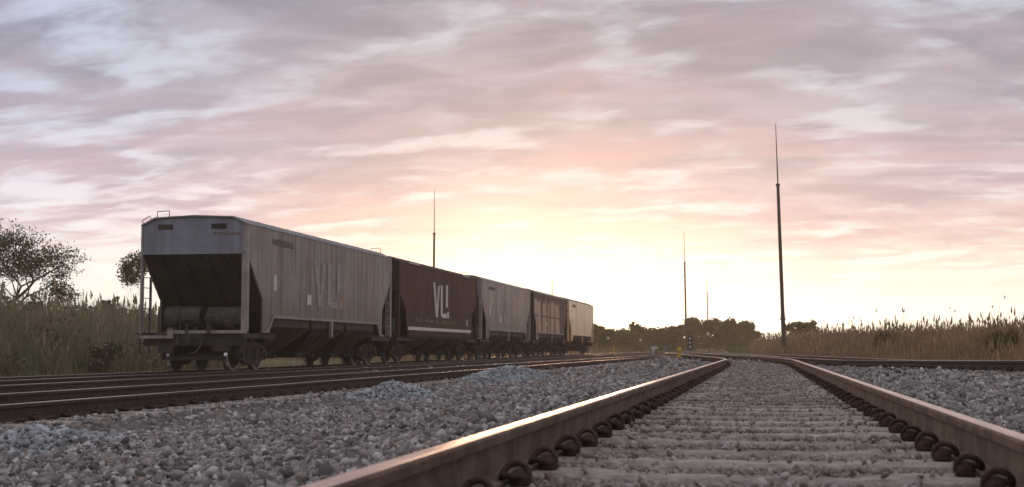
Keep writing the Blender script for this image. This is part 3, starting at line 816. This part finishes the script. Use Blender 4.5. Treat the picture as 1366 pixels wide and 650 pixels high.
        for xr in (-1.0, -.35, .35, 1.0):
            q = [(q0, zc - .02), (q1, 1.12), (q1 - (.06 if e == 0 else -.06), 1.10), (q0 + (.0), zc - .12)]
            mb.extr(q, 'x', xr - .03, xr + .03)
        mb.build('slope_sheet', M['slope_steel'], root)
        # platform, end sill, coupler
        mb = MB(); ya, yb = sorted((Y(-.02), Y(.10)))
        mb.box(-.55, HW, ya, yb, 1.04, 1.125); mb.box(-HW, -.62, ya - (.02 if e == 0 else 0), yb, .90, .985); mb.box(-.72, -.56, ya - .01, yb, .90, 1.12)
        mb.build('end_sill', post_m, root)
        mb = MB(); ya, yb = sorted((Y(.10), Y(1.35))); mb.box(-HW + .1, HW - .1, ya, yb, .96, 1.03)
        ya, yb = sorted((Y(.0), Y(2.4))); mb.box(-.28, .28, ya, yb, .70, 1.02); mb.box(-HW + .05, -HW + .17, ya, yb, .90, 1.05); mb.box(HW - .17, HW - .05, ya, yb, .90, 1.05)
        ya, yb = sorted((Y(.12), Y(.24))); mb.box(-HW + .08, HW - .08, ya, yb, .70, .958); mb.box(-1.05, -.6, ya - .06, yb + .06, .50, .72); mb.box(.55, 1.0, ya - .06, yb + .06, .55, .72)
        mb.build('platform', M['dark_steel'], root)
        mb = MB(); sg = -1 if e == 0 else 1; b0 = Y(0)
        mb.box(-.09, .09, *sorted((b0, b0 + sg * .42)), .80, .96)
        mb.extr([(-.17, b0 + sg * .40), (.12, b0 + sg * .40), (.17, b0 + sg * .52), (.06, b0 + sg * .64), (.03, b0 + sg * .52), (-.08, b0 + sg * .52), (-.10, b0 + sg * .66), (-.2, b0 + sg * .62)][::sg], 'z', .74, 1.03)
        mb.build('coupler', M['dark_steel'], root, bevel=.015)
        mb = MB(); hp = [(.36, b0 + sg * .02, .92), (.38, b0 + sg * .2, .86), (.34, b0 + sg * .34, .62), (.24, b0 + sg * .46, .48), (.15, b0 + sg * .56, .50)]
        mb.tube(hp, .028, 8); mb.build('brake_hose', M['dark_steel'], root, smooth=True)
        if e == 0:
            # brake gear on the platform
            mb = MB(); mb.tube([(-1.15, .95, 1.52), (-.10, .95, 1.52)], .30, 20); mb.box(-.95, -.85, .85, 1.05, 1.03, 1.3); mb.box(-.35, -.25, .85, 1.05, 1.03, 1.3); mb.build('air_reservoir', M['tank_green'], root)
            mb = MB(); mb.tube([(.12, .9, 1.5), (1.15, .9, 1.5)], .30, 20); mb.box(.2, .3, .8, 1.0, 1.03, 1.3); mb.box(.85, .95, .8, 1.0, 1.03, 1.3); mb.build('air_reservoir', M['tank_green'], root)
            mb = MB(); mb.lathe([(0, .16), (.26, .16), (.30, .08), (.44, .05)], (.72, .5, 1.32), 'x', 16); mb.build('brake_cylinder', M['dark_steel'], root)
            mb = MB(); mb.tube([(-1.05, .10, 1.05), (-1.05, .10, 1.78), (-.42, .10, 1.80), (-.42, .10, 1.05)], .025, 6); mb.build('handrail', M['dark_steel'], root)
            mb = MB()
            mb.lathe([(0, .055), (.05, .055), (.08, .03)], (-.16, -.05, 1.36), 'y', 12); mb.box(-.20, -.12, -.05, .05, 1.05, 1.4); mb.box(.42, .52, -.04, .06, 1.05, 1.45); mb.box(.36, .58, -.06, .06, 1.38, 1.50)
            mb.build('brake_lever', M['dark_steel'], root)
            # stirrup steps on the far corner
            mb = MB()
            for yy in (.05,):
                mb.tube([(-HW - .02, yy, 1.05), (-HW - .02, yy, .48), (-HW + .26, yy, .48), (-HW + .26, yy, 2.6)], .022, 6); mb.tube([(-HW - .02, yy, .78), (-HW + .26, yy, .78)], .018, 6)
                mb.box(-HW - .12, -HW + .36, yy - .05, yy + .05, 1.02, 1.06)
            mb.build('step_iron', M['dark_steel'], root)
    # three bottom hoppers: sides slope in towards the outlets
    seg = (WL - 4.1) / 3
    for k in range(3):
        a = 2.05 + seg * k + .03; b = a + seg - .06; m0 = (a + b) / 2
        top = 1.54 if kind == 1 else 1.29
        vs = []
        for (xw, y0_, y1_, z) in ((HW - .06, a, b, top), (HW - .08, a + .12, b - .12, top - .28), (.62, m0 - .75, m0 + .75, .50), (.60, m0 - .72, m0 + .72, .38)):
            vs += [(-xw, y0_, z), (xw, y0_, z), (xw, y1_, z), (-xw, y1_, z)]
        fs = [(0, 1, 2, 3), (12, 15, 14, 13)]
        for r in range(3):
            for j in range(4): fs.append((r * 4 + j, r * 4 + (j + 1) % 4, (r + 1) * 4 + (j + 1) % 4, (r + 1) * 4 + j)[::-1])
        mb = MB(); mb.add(vs, fs)
        for s in (-1, 1):
            for yy, yb in ((a + .12, m0 - .75), (m0 - .03, m0 - .03), (b - .18, m0 + .69)):
                p = [(s * (HW - .08), yy, top - .28), (s * (HW - .08), yy + .06, top - .28), (s * .62, yb + .06, .5), (s * .62, yb, .5)]
                q = [(v[0] + s * .045, v[1], v[2] - .03) for v in p]
                mb.add(p + q, [(0, 1, 2, 3), (7, 6, 5, 4), (0, 4, 5, 1), (1, 5, 6, 2), (2, 6, 7, 3), (3, 7, 4, 0)])
        ho = mb.build('hopper_chute', M['hopper_steel'], root)
        mb = MB(); mb.box(-.72, .72, m0 - .82, m0 + .82, .33, .42); mb.box(.70, .98, m0 - .1, m0 + .1, .33, .45); mb.build('discharge_gate', M['dark_steel'], ho, bevel=.01)
    mb = MB(); mb.box(-.24, .24, 1.9, WL - 1.9, .72, 1.02); mb.build('centre_sill', M['dark_steel'], root)
    bogie(root, 1.62); bogie(root, WL - 1.62)
    if logo_m:
        logo(root, 1, 5.6, 1.95, 3.45, 3.0, logo_m); logo(root, -1, 5.6, 1.95, 3.45, 3.0, logo_m)
    s = 1; xa, xb = HW + .008, HW + .013
    if kind == 1:
        mb = MB(); mb.box(xa, xb, 2.10, 2.42, 2.33, 2.72) if False else mb.box(xa, xb, 2.05, 2.32, 2.30, 2.75); mb.build('white_plate', M['white'], root)
        mb = MB(); mb.box(xa, xb, 5.0, 5.42, 1.98, 2.30); mb.build('white_plate', M['white'], root)
        mb = MB(); yy = 1.95
        for k in range(9): ww = random.uniform(.12, .2); mb.box(xa, xb, yy, yy + ww, 3.62, 3.80); yy += ww + .035
        mb.build('faded_lettering', M['faded'], root)
        mb = MB(); mb.box(xa, xb, 8.62, 8.86, 2.02, 2.30); mb.build('orange_plate', M['orange'], root)
    else:
        mb = MB(); yy = 2.6
        for k in range(24):
            ww = random.uniform(.10, .24); hgt = .14 if k % 5 else .24
            mb.box(xa, xb, yy, yy + ww, 1.68, 1.68 + hgt); yy += ww + random.choice((.06, .06, .3))
            if k % 2 == 1: mb.build('stencilled_data', M['ochre'], root); mb = MB()
            if yy > 9.8: break
        if mb.v: mb.build('stencilled_data', M['ochre'], root)
        mb = MB(); mb.box(xa, xb, 12.2, 12.6, 1.66, 1.98); mb.build('white_plate', M['white_worn'], root)
        mb = MB(); mb.box(HW - .02, HW + .02, 1.6, 3.2, E + .005, E + .05); mb.box(HW - .02, HW + .02, WL - 3.2, WL - 1.8, E + .005, E + .05); mb.build('roof_edge_strip', M['white'], root)
    return root

Y0, PITCH = 35.1, 15.85
wagon(Y0, M['grey_paint'], M['end_paint'], M['post_paint'], 'weathered grey hopper wagon nearest the camera with worn VLI letters and blue-grey end wall', 1, M['white_worn'])
wagon(Y0 + PITCH, M['brown_paint'], M['brown_dark'], M['brown_dark'], 'dark brown hopper wagon with crisp white VLI letters and cream stripe along its sill', 2, M['white'])
wagon(Y0 + 2 * PITCH, M['grey_paint_old'], M['roof_paint'], M['post_paint'], 'grey hopper wagon with faint VLI letters, coupled behind the brown lettered one', 1, M['white_worn'])
wagon(Y0 + 3 * PITCH, M['patchy_paint'], M['brown_dark'], M['brown_dark'], 'patchy hopper wagon with dark brown streaks down its pale side, fourth in the row', 1, None, trim_m=M['post_paint'])
wagon(Y0 + 4 * PITCH, M['cream_sunset_paint'], M['brown_dark'], M['cream_sunset_paint'], 'pale cream hopper wagon at the far end of the row, sunset gold put into its colour', 1, None)

# ------------------------------------------------------------------ lightning masts
def mast(px, z, top_px, lean, label, s=1.0):
    p = at(px, z); H = (465 - top_px) / FPX * z + CAMZ; g = float(G(p[0], p[1]))
    root = empty('lightning_mast', (p[0], p[1], g)); tag(root, label, 'mast', 'slender lightning masts over the yard')
    H -= g; Hs = (H) * .735; lx = math.tan(lean)
    P = lambda h_: (-lx * h_ * math.cos(PSI), -lx * h_ * math.sin(PSI), h_)
    mb = MB(); mb.tube([P(0), P(Hs * .25), P(Hs * .252), P(Hs * .6), P(Hs)], [.16 * s, .15 * s, .135 * s, .125 * s, .105 * s], 12); mb.build('mast_pole', M['mast'], root, smooth=False)
    mb = MB(); mb.tube([P(Hs - .05), P(H)], [.05 * s, .022 * s], 8); mb.build('lightning_rod', M['mast'], root)
    mb = MB(); mb.lathe([(-.08, .15 * s), (.08, .15 * s)], P(Hs), 'z', 12); mb.lathe([(-.1, .19 * s), (.1, .19 * s)], P(Hs * .22), 'z', 12); mb.build('collar', M['mast'], root)
    mb = MB(); mb.box(-.35, .35, -.35, .35, -.1, .16); mb.build('footing', M['concrete'], root, bevel=.02)
mast(1045, 95, 163, R(1.25), 'tallest slender mast, standing before the dry grass right of the tracks')
mast(915, 182, 308, R(.6), 'slender mast rising from the treeline left of the tallest mast')
mast(944.5, 270, 362, R(.9), 'faint thin mast just right of the treeline mast')
mast(578, 137, 253, R(-.3), 'slender mast rising behind the brown wagon')
mast(737, 290, 369, R(.3), 'short faint mast top above the patchy wagon', 1.9)

# ------------------------------------------------------------------ trackside things in the distance
def post(px, z, hgt, wdt, m_, label):
    p = at(px, z); g = float(G(p[0], p[1])) - .05
    root = empty('marker_post', (p[0], p[1], g)); tag(root, label, 'marker post')
    mb = MB(); mb.lathe([(0, wdt), (hgt - .05, wdt), (hgt, wdt * .7)], (0, 0, 0), 'z', 12); mb.build('post', m_, root)
    mb = MB(); mb.lathe([(0, wdt * 1.06), (.05, wdt * 1.06)], (0, 0, hgt * .6), 'z', 12); mb.build('band', M['ochre'], root)
    mb = MB(); mb.box(-wdt * 1.7, wdt * 1.7, -wdt * 1.7, wdt * 1.7, 0, .03); mb.build('base_plate', m_, root)
post(905.5, 58, .58, .085, M['yellow'], 'short yellow marker post beside the rails before the treeline')
post(818, 120, .8, .10, M['yellow'], 'faint yellow marker post beyond the last wagon')

def signal(px, z, hgt, n, label):
    p = at(px, z); g = float(G(p[0], p[1]))
    root = empty('signal_post', (p[0], p[1], g)); tag(root, label, 'railway signal')
    mb = MB(); mb.tube([(0, 0, 0), (0, 0, hgt)], .05, 8); mb.build('pole', M['mast'], root)
    mb = MB(); mb.box(-.22, .22, -.09, .06, hgt - .38 * n, hgt); mb.build('signal_head', M['dark_steel'], root, bevel=.03)
    for k in range(n):
        mb = MB(); mb.lathe([(0, .10), (-.03, .10), (-.035, .05)], (0, -.09, hgt - .19 - .38 * k), 'y', 14); mb.build('lens', M['glass'], root)
    mb = MB(); mb.box(-.2, .2, -.2, .2, -.05, .12); mb.build('base', M['concrete'], root)
signal(920, 120, 1.55, 3, 'three lens railway signal before the treeline by the tracks')
def board(px, z, hgt, label, s=.16):
    p = at(px, z); g = float(G(p[0], p[1]))
    root = empty('trackside_sign', (p[0], p[1], g)); tag(root, label, 'trackside sign', 'small pale trackside signs by the treeline')
    mb = MB(); mb.tube([(0, 0, 0), (0, 0, hgt)], .03, 8); mb.build('pole', M['mast'], root)
    mb = MB(); mb.lathe([(0, s), (-.02, s)], (0, -.04, hgt), 'y', 16); mb.build('disc', M['white'], root)
board(944, 150, 2.1, 'pale round sign between the two treeline masts', .2)
board(811, 170, 2.0, 'pale round sign just right of the last wagon', .2)
board(854, 170, 1.7, 'pale round sign below the lone tree crown', .17)
board(875, 110, .7, 'low pale round sign near the white switch stand', .13)
def switch_stand(px, z, label, w_m):
    p = at(px, z); g = float(G(p[0], p[1]))
    root = empty('switch_stand', (p[0], p[1], g)); tag(root, label, 'switch stand', 'switch stands by the far points')
    mb = MB(); mb.box(-.05, .05, -.05, .05, 0, .75); mb.build('post', w_m, root)
    mb = MB(); mb.box(-.16, .16, -.02, .02, .55, .80); mb.build('target', w_m, root)
    mb = MB(); mb.tube([(0, 0, .3), (.35, 0, .38)], .025, 6); mb.build('lever', M['dark_steel'], root)
    mb = MB(); mb.box(-.25, .25, -.15, .15, -.03, .08); mb.build('base', M['dark_steel'], root)
switch_stand(870.5, 105, 'white switch stand by the far points, left of the yellow post', M['white'])
switch_stand(887, 112, 'grey switch stand by the far points, between the white stand and yellow post', M['post_paint'])

# ------------------------------------------------------------------ vegetation
def quads(C_, U, V_, name, matl, parent=None):
    n = len(C_)
    P = np.stack([C_ - U - V_ * .3, C_ + V_, C_ + U + V_ * .2, C_ - V_], 1)
    F = np.arange(n * 4).reshape(n, 4)
    return np_mesh(name, P.reshape(-1, 3), F, matl, parent, fsize=4)

def leaf_cloud(centres, radii, n, size, name, matl, parent, squash=.8):
    k = rng.integers(0, len(centres), n); c = np.asarray(centres, float)[k]; r = np.asarray(radii, float)[k]
    d = rng.normal(size=(n, 3)); d /= np.linalg.norm(d, axis=1)[:, None]
    p = c + d * (r * rng.uniform(.15, 1, n) ** .55)[:, None] * np.array([1, 1, squash])
    u = rng.normal(size=(n, 3)); u /= np.linalg.norm(u, axis=1)[:, None]
    v = np.cross(u, rng.normal(size=(n, 3))); v /= np.linalg.norm(v, axis=1)[:, None]
    s = (size * rng.uniform(.6, 1.3, n))[:, None]
    return quads(p, u * s * .5, v * s, name, matl, parent)

def tree(px, z, H, crown_r, label, leaf='leaf', n=4000, ls=.09, lean=0.0, trunk_r=.09, split=.35, clump=.28, depth=3, group=None, name='tree', seed=None, spread=.75, up=.35, base=None, bx=None, skirt=0):
    rr = random.Random(seed if seed is not None else px)
    p = at(px, z) if bx is None else bx; g = float(G(p[0], p[1])) - .05 if base is None else base
    root = empty(name, (p[0], p[1], g)); tag(root, label, 'tree', group)
    mb = MB(); tips = []
    def grow(pos, d, length, rad, lev):
        n_ = 4; pts = [pos]; rs = [rad]; q = pos.copy(); dd = d.copy()
        for i in range(n_):
            dd = (dd + Vector((rr.uniform(-.16, .16), rr.uniform(-.16, .16), rr.uniform(-.04, .12)))).normalized()
            q = q + dd * length / n_; pts.append(q.copy()); rs.append(rad * (1 - .45 * (i + 1) / n_))
        mb.tube(pts, rs, 7 if lev < 2 else 5)
        if lev >= depth:
            tips.append(q); tips.append(pts[2]); return
        kids = rr.choice((3, 4)) if lev < depth - 1 else 3
        for k in range(kids):
            an = 2 * math.pi * (k + rr.random() * .6) / kids
            nd = (dd * .5 + Vector((math.cos(an) * spread, math.sin(an) * spread, up + rr.uniform(-.15, .25)))).normalized()
            grow(pts[-1 - (k % 2)], nd, length * rr.uniform(.55, .78), rs[-1] * .78, lev + 1)
    L0 = H * split
    grow(Vector((0, 0, 0)), Vector((math.sin(lean) * math.cos(PSI), math.sin(lean) * math.sin(PSI), math.cos(lean))), L0, trunk_r, 0)
    # scale whole skeleton so the tips fit the wanted height and radius
    top = max(t_.z for t_ in tips); cx = sum(t_.x for t_ in tips) / len(tips); cy = sum(t_.y for t_ in tips) / len(tips)
    rad = max(math.hypot(t_.x - cx, t_.y - cy) for t_ in tips) or 1
    sz = (H - clump * .5) / top; sx = max(.1, (crown_r - clump * .4)) / rad
    mb.v = [((x - cx * min(1, z_ / L0)) * sx + cx * min(1, z_ / L0), (y - cy * min(1, z_ / L0)) * sx + cy * min(1, z_ / L0), z_ * sz) for x, y, z_ in mb.v]
    tips = [((t_.x - cx) * sx + cx, (t_.y - cy) * sx + cy, t_.z * sz) for t_ in tips]
    mb.build('trunk', M['bark'], root, smooth=True)
    cl = [clump * rr.uniform(.6, 1.3) for _ in tips]
    if skirt:
        for k in range(skirt):
            a_ = rr.uniform(0, 6.28); q_ = crown_r * rr.uniform(.2, .95); tips.append((cx + q_ * math.cos(a_), cy + q_ * math.sin(a_), H * rr.uniform(.08, .72))); cl.append(clump * rr.uniform(.9, 1.5))
    leaf_cloud(tips, cl, n, ls, 'crown', M[leaf], root)
    return root

tree(4, 62, 7.0, 3.9, 'tall spreading tree with thin open crown at the left edge', 'leaf', n=10500, ls=.062, lean=.10, trunk_r=.13, clump=.62, depth=4, split=.24, spread=.9, up=.25, seed=5)
tree(84, 66, 4.5, 1.5, 'low sparse tree with bare twigs right of the tall spreading tree', 'leaf', n=1500, ls=.07, trunk_r=.06, clump=.32, depth=4, seed=12, spread=.9, up=.25)
tree(173, 78, 6.4, 1.25, 'small round topped tree beside the nearest wagon corner', 'leaf', n=2300, ls=.085, trunk_r=.07, clump=.42, depth=3, split=.55, seed=8, spread=.7, up=.25)
tree(150, 60, 3.2, .45, 'thin green sapling poking above the reeds', 'leaf_dark', n=420, ls=.09, trunk_r=.03, clump=.16, depth=2, split=.7, seed=9)
tree(1070, 150, 3.75, 2.1, 'rounded open tree behind the dry grass just right of the tallest mast', 'leaf_olive', n=2600, ls=.16, trunk_r=.12, clump=.4, depth=3, seed=21, spread=.8)
tree(846, 235, 5.4, 1.9, 'lone small tree crown standing above the treeline beyond the last wagon', 'leaf_olive', n=1300, ls=.2, trunk_r=.12, clump=.5, depth=3, split=.6, seed=23)

FT = [(800, 210, 3.9, 2.6), (822, 240, 3.9, 2.6), (868, 250, 4.1, 2.6), (888, 240, 3.9, 2.4), (905, 235, 4.3, 2.6), (926, 250, 6.0, 1.5), (945, 245, 5.6, 2.4), (962, 260, 5.4, 2.0), (974, 240, 5.5, 2.4), (988, 245, 4.9, 2.3), (1000, 250, 3.6, 1.9), (852, 262, 4.2, 2.6), (838, 228, 3.4, 2.3), (780, 225, 4.8, 2.6)]
FL = ['low bushy tree first beyond the last wagon', 'low tree second beyond the last wagon', 'tree right of the lone crown, forming the dip of the treeline', 'low tree behind the white switch stand', 'bushy tree behind the yellow post',
      'narrow taller tree at the treeline mast', 'domed tree between the two treeline masts', 'tree just right of the faint thin mast', 'largest domed tree of the treeline', 'sloping tree near the right end of the treeline',
      'small tree ending the treeline on its right', 'hazy low tree behind the lone crown', 'low scrubby tree under the lone crown', 'tree half hidden behind the last wagon']
for (px, z, H, cr), lb in zip(FT, FL):
    tree(px, z, H + .3, cr * 1.15, lb, 'leaf_olive', skirt=34, n=5200, ls=.26, trunk_r=.12, clump=.75, depth=3, group='trees of the far treeline', split=.25, seed=px, spread=.8, up=.3)

def shrub(px, z, H, r_, label, leaf='leaf_dark', n=1500, ls=.08, group=None):
    p = at(px, z); g = float(G(p[0], p[1])) - .05
    root = empty('shrub', (p[0], p[1], g)); tag(root, label, 'shrub', group)
    cs = [(random.uniform(-r_, r_) * .7, random.uniform(-r_, r_) * .7, H * random.uniform(.2, .82)) for _ in range(14)]
    mb = MB()
    for c in cs[:8]: mb.tube([(0, 0, 0), (c[0] * .4, c[1] * .4, c[2] * .6), c], [.03, .02, .008], 5)
    mb.build('stem', M['bark'], root)
    leaf_cloud(cs, [r_ * random.uniform(.3, .5) for _ in cs], n, ls, 'foliage', M[leaf], root)
shrub(18, 50, 2.95, 1.1, 'dark green shrub rising above the reeds under the tall spreading tree', n=3500)
shrub(52, 54, 2.7, .7, 'smaller green shrub next to the dark one in the reeds', n=1800)
shrub(100, 56, 2.55, .6, 'leafy shrub topping the reeds midway to the wagon', 'leaf', n=1200)
shrub(15, 43.5, .9, .5, 'dark low bush at the foot of the reeds, left edge', n=1500)
shrub(70, 45, 1.7, .8, 'grey-green bush low in the reeds, left of the thin sapling', 'scrub_leaf', n=2600, ls=.07)
shrub(140, 44, 1.25, .7, 'grey-green bush low in the reeds, nearest the wagon step', 'scrub_leaf', n=1100, ls=.08)
shrub(-8, 46, 2.2, 1.0, 'tall dark bush cut by the left edge of the picture', 'leaf_dark', n=3200, ls=.07)
shrub(1337, 52, 1.55, .7, 'bushy shrub standing in the dry grass at the far right', 'leaf_olive', n=2200)
shrub(1180, 75, 1.75, .9, 'low shrub among the dry grass right of the tallest mast', 'leaf_olive', n=1800)
shrub(1145, 100, 1.9, 1.2, 'small shrub showing above the distant dry grass', 'leaf_olive', n=1500)

def blades(name, x, y, zb, H, wdt, matl, label, cat, plume=0.0, bend=.25):
    n = len(x); a = rng.uniform(0, math.pi * 2, n); az_ = rng.uniform(-1.1, 1.1, n) + PSI
    ux, uy = np.cos(az_) * wdt / 2, np.sin(az_) * wdt / 2
    bx_ = np.cos(a) * H * bend * rng.uniform(.1, 1, n); by_ = np.sin(a) * H * bend * rng.uniform(.1, 1, n)
    P0 = np.stack([x, y, zb], -1); U = np.stack([ux, uy, 0 * ux], -1)
    mid = P0 + np.stack([bx_ * .3, by_ * .3, H * .55], -1); top = P0 + np.stack([bx_, by_, H], -1)
    V = np.stack([P0 - U, P0 + U, mid + U * .8, mid - U * .8, top + U * .12, top - U * .12], 1)
    F = np.array([[0, 1, 2, 3], [3, 2, 4, 5]])[None] + (np.arange(n) * 6)[:, None, None]
    VV = V.reshape(-1, 3); FF = F.reshape(-1, 4)
    if plume:
        k = np.where(rng.uniform(0, 1, n) < plume)[0]; m_ = len(k)
        t0 = top[k]; w2 = .035 * rng.uniform(.6, 1.6, m_)[:, None] * np.stack([np.cos(PSI + 0 * k), np.sin(PSI + 0 * k), 0 * k], -1)
        hh = rng.uniform(.15, .38, m_)[:, None] * np.array([0, 0, 1.0]); ln = rng.normal(size=(m_, 3)) * .05
        Q = np.stack([t0 - hh * .4, t0 + w2 + hh * .1, t0 + hh + ln, t0 - w2 + hh * .15], 1)
        F2 = np.arange(m_ * 4).reshape(m_, 4) + len(VV)
        VV = np.concatenate([VV, Q.reshape(-1, 3)]); FF = np.concatenate([FF, F2])
    o = np_mesh(name, VV, FF, matl, fsize=4)
    tag(o, label, cat, kind='stuff')

def field(n, pxr, zr, xmin=None, xmax=None, pw=1.0):
    px = rng.uniform(*pxr, n); z = zr[0] + (zr[1] - zr[0]) * rng.uniform(0, 1, n) ** pw
    X = (px - 683) / FPX * z
    x = X * math.cos(PSI) - z * math.sin(PSI); y = X * math.sin(PSI) + z * math.cos(PSI)
    k = np.ones(n, bool)
    if xmin is not None: k &= x > xmin(y)
    if xmax is not None: k &= x < xmax(y)
    return x[k], y[k]

# tall reeds on the left
x, y = field(60000, (-160, 330), (33, 85), xmax=lambda y: -21.2 + 0 * y, pw=1.3)
d = -21.2 - x
H = np.clip(.8 + d * .9, .5, 2.6) * (.72 + .38 * hash_noise(x, y, 1.3, 2) + .2 * hash_noise(x, y, 5, 7)) * rng.uniform(.7, 1.08, len(x))
blades('reeds', x, y, G(x, y) - .02, H, .030 * rng.uniform(.5, 1.5, len(x)), M['reed'], 'tall dry brown reeds and brush left of the wagons', 'reeds', plume=.05, bend=.42)
# leafy undergrowth mixed into the reeds
x, y = field(30000, (-160, 330), (33, 80), xmax=lambda y: -21.0 + 0 * y, pw=1.2)
m_k = hash_noise(x, y, 2.1, 31) * .6 + hash_noise(x, y, .8, 33) * .4
k_ = m_k > .46; x, y, mk = x[k_], y[k_], m_k[k_]
hz_ = (mk - .38) * 6.2 * np.clip(.35 + (-21.0 - x) * .45, .3, 1.25) * rng.uniform(0, 1, len(x)) ** .6
pp = np.stack([x, y, G(x, y) + np.clip(hz_, .02, 2.5)], -1); nn = len(x)
uu = rng.normal(size=(nn, 3)); uu /= np.linalg.norm(uu, axis=1)[:, None]; vv = np.cross(uu, rng.normal(size=(nn, 3))); vv /= np.linalg.norm(vv, axis=1)[:, None]
ss = rng.uniform(.05, .15, nn)[:, None]
tag(quads(pp, uu * ss * .6, vv * ss, 'undergrowth', M['scrub_leaf']), 'grey-green leafy undergrowth tangled in the reeds on the left', 'undergrowth', kind='stuff')
# green grass verge along the wagon track
x, y = field(40000, (-160, 860), (24, 150), xmin=lambda y: -23.5 + 0 * y, xmax=lambda y: -18.0 + 0 * y, pw=1.4)
H = rng.uniform(.10, .38, len(x)) * (.6 + .8 * hash_noise(x, y, 2.2, 1))
blades('grass_verge', x, y, G(x, y) - .02, H, .016, M['grass'], 'green grass verge along the far side of the wagon track', 'grass', bend=.5)
x, y = field(26000, (250, 1010), (85, 235), xmax=lambda y: -20.5 + 0 * y, pw=1.0)
H = rng.uniform(.5, 1.5, len(x)) * (.6 + .7 * hash_noise(x, y, 4, 6))
blades('scrub_grass', x, y, G(x, y) - .02, H, .05, M['reed_dry'], 'dry scrub grass in front of the far treeline', 'grass')
x, y = field(15000, (770, 1090), (125, 235), xmin=lambda y: -3 + 0 * y, pw=1.0)
H = rng.uniform(.3, .8, len(x)); blades('meadow_grass', x, y, G(x, y) - .02, H, .05, M['grass'], 'pale meadow grass right of the far tracks', 'grass')
# dry grass bank on the right
def bank(y): return np.interp(y, [0, 20, 30, 45, 60, 100, 150], [14, 13, 12.0, 9.0, 6.5, 0.5, -3.0])
x, y = field(110000, (1000, 1560), (24, 170), xmin=bank, pw=1.5)
d = x - bank(y)
H = np.clip(.35 + d * .40, .3, 1.4 + .5 * sm(50, 130, y)) * (.62 + .62 * hash_noise(x, y, 1.7, 2) + .18 * hash_noise(x, y, 6, 7)) * rng.uniform(.75, 1.1, len(x))
tall = rng.uniform(0, 1, len(x)) < .035; H = np.where(tall, H * rng.uniform(1.2, 1.5, len(x)), H)
blades('dry_grass_bank', x, y, G(x, y) - .02, H, .026 * rng.uniform(.5, 1.5, len(x)), M['reed_dry'], 'bank of tall dry plumed grass along the right side', 'dry grass', plume=.12, bend=.38)
x, y = field(16000, (1000, 1500), (24, 90), xmin=lambda y: np.maximum(c0(y) + 2.0, 4.5), xmax=lambda y: bank(y) + .8, pw=1.0)
blades('verge_tufts', x, y, G(x, y) - .02, rng.uniform(.08, .3, len(x)), .014, M['reed_dry'], 'short dry tufts between the curving track and the bank', 'dry grass', bend=.5)

# ------------------------------------------------------------------ haze
def haze():
    mb = MB(); mb.box(-420, 420, -60, 560, -3.0, 26)
    m_ = bpy.data.materials.new('haze'); m_.use_nodes = True; k = NT(m_.node_tree); k.n.clear()
    v = k.node('ShaderNodeVolumePrincipled'); v.inputs['Color'].default_value = (1.0, .80, .54, 1); v.inputs['Density'].default_value = HAZE
    v.inputs['Anisotropy'].default_value = .35
    o = k.node('ShaderNodeOutputMaterial'); k.l.new(v.outputs[0], o.inputs['Volume'])
    ob = mb.build('haze', m_); tag(ob, 'thin warm evening haze over the yard', 'haze', kind='stuff')
HAZE = 0.0010
haze()
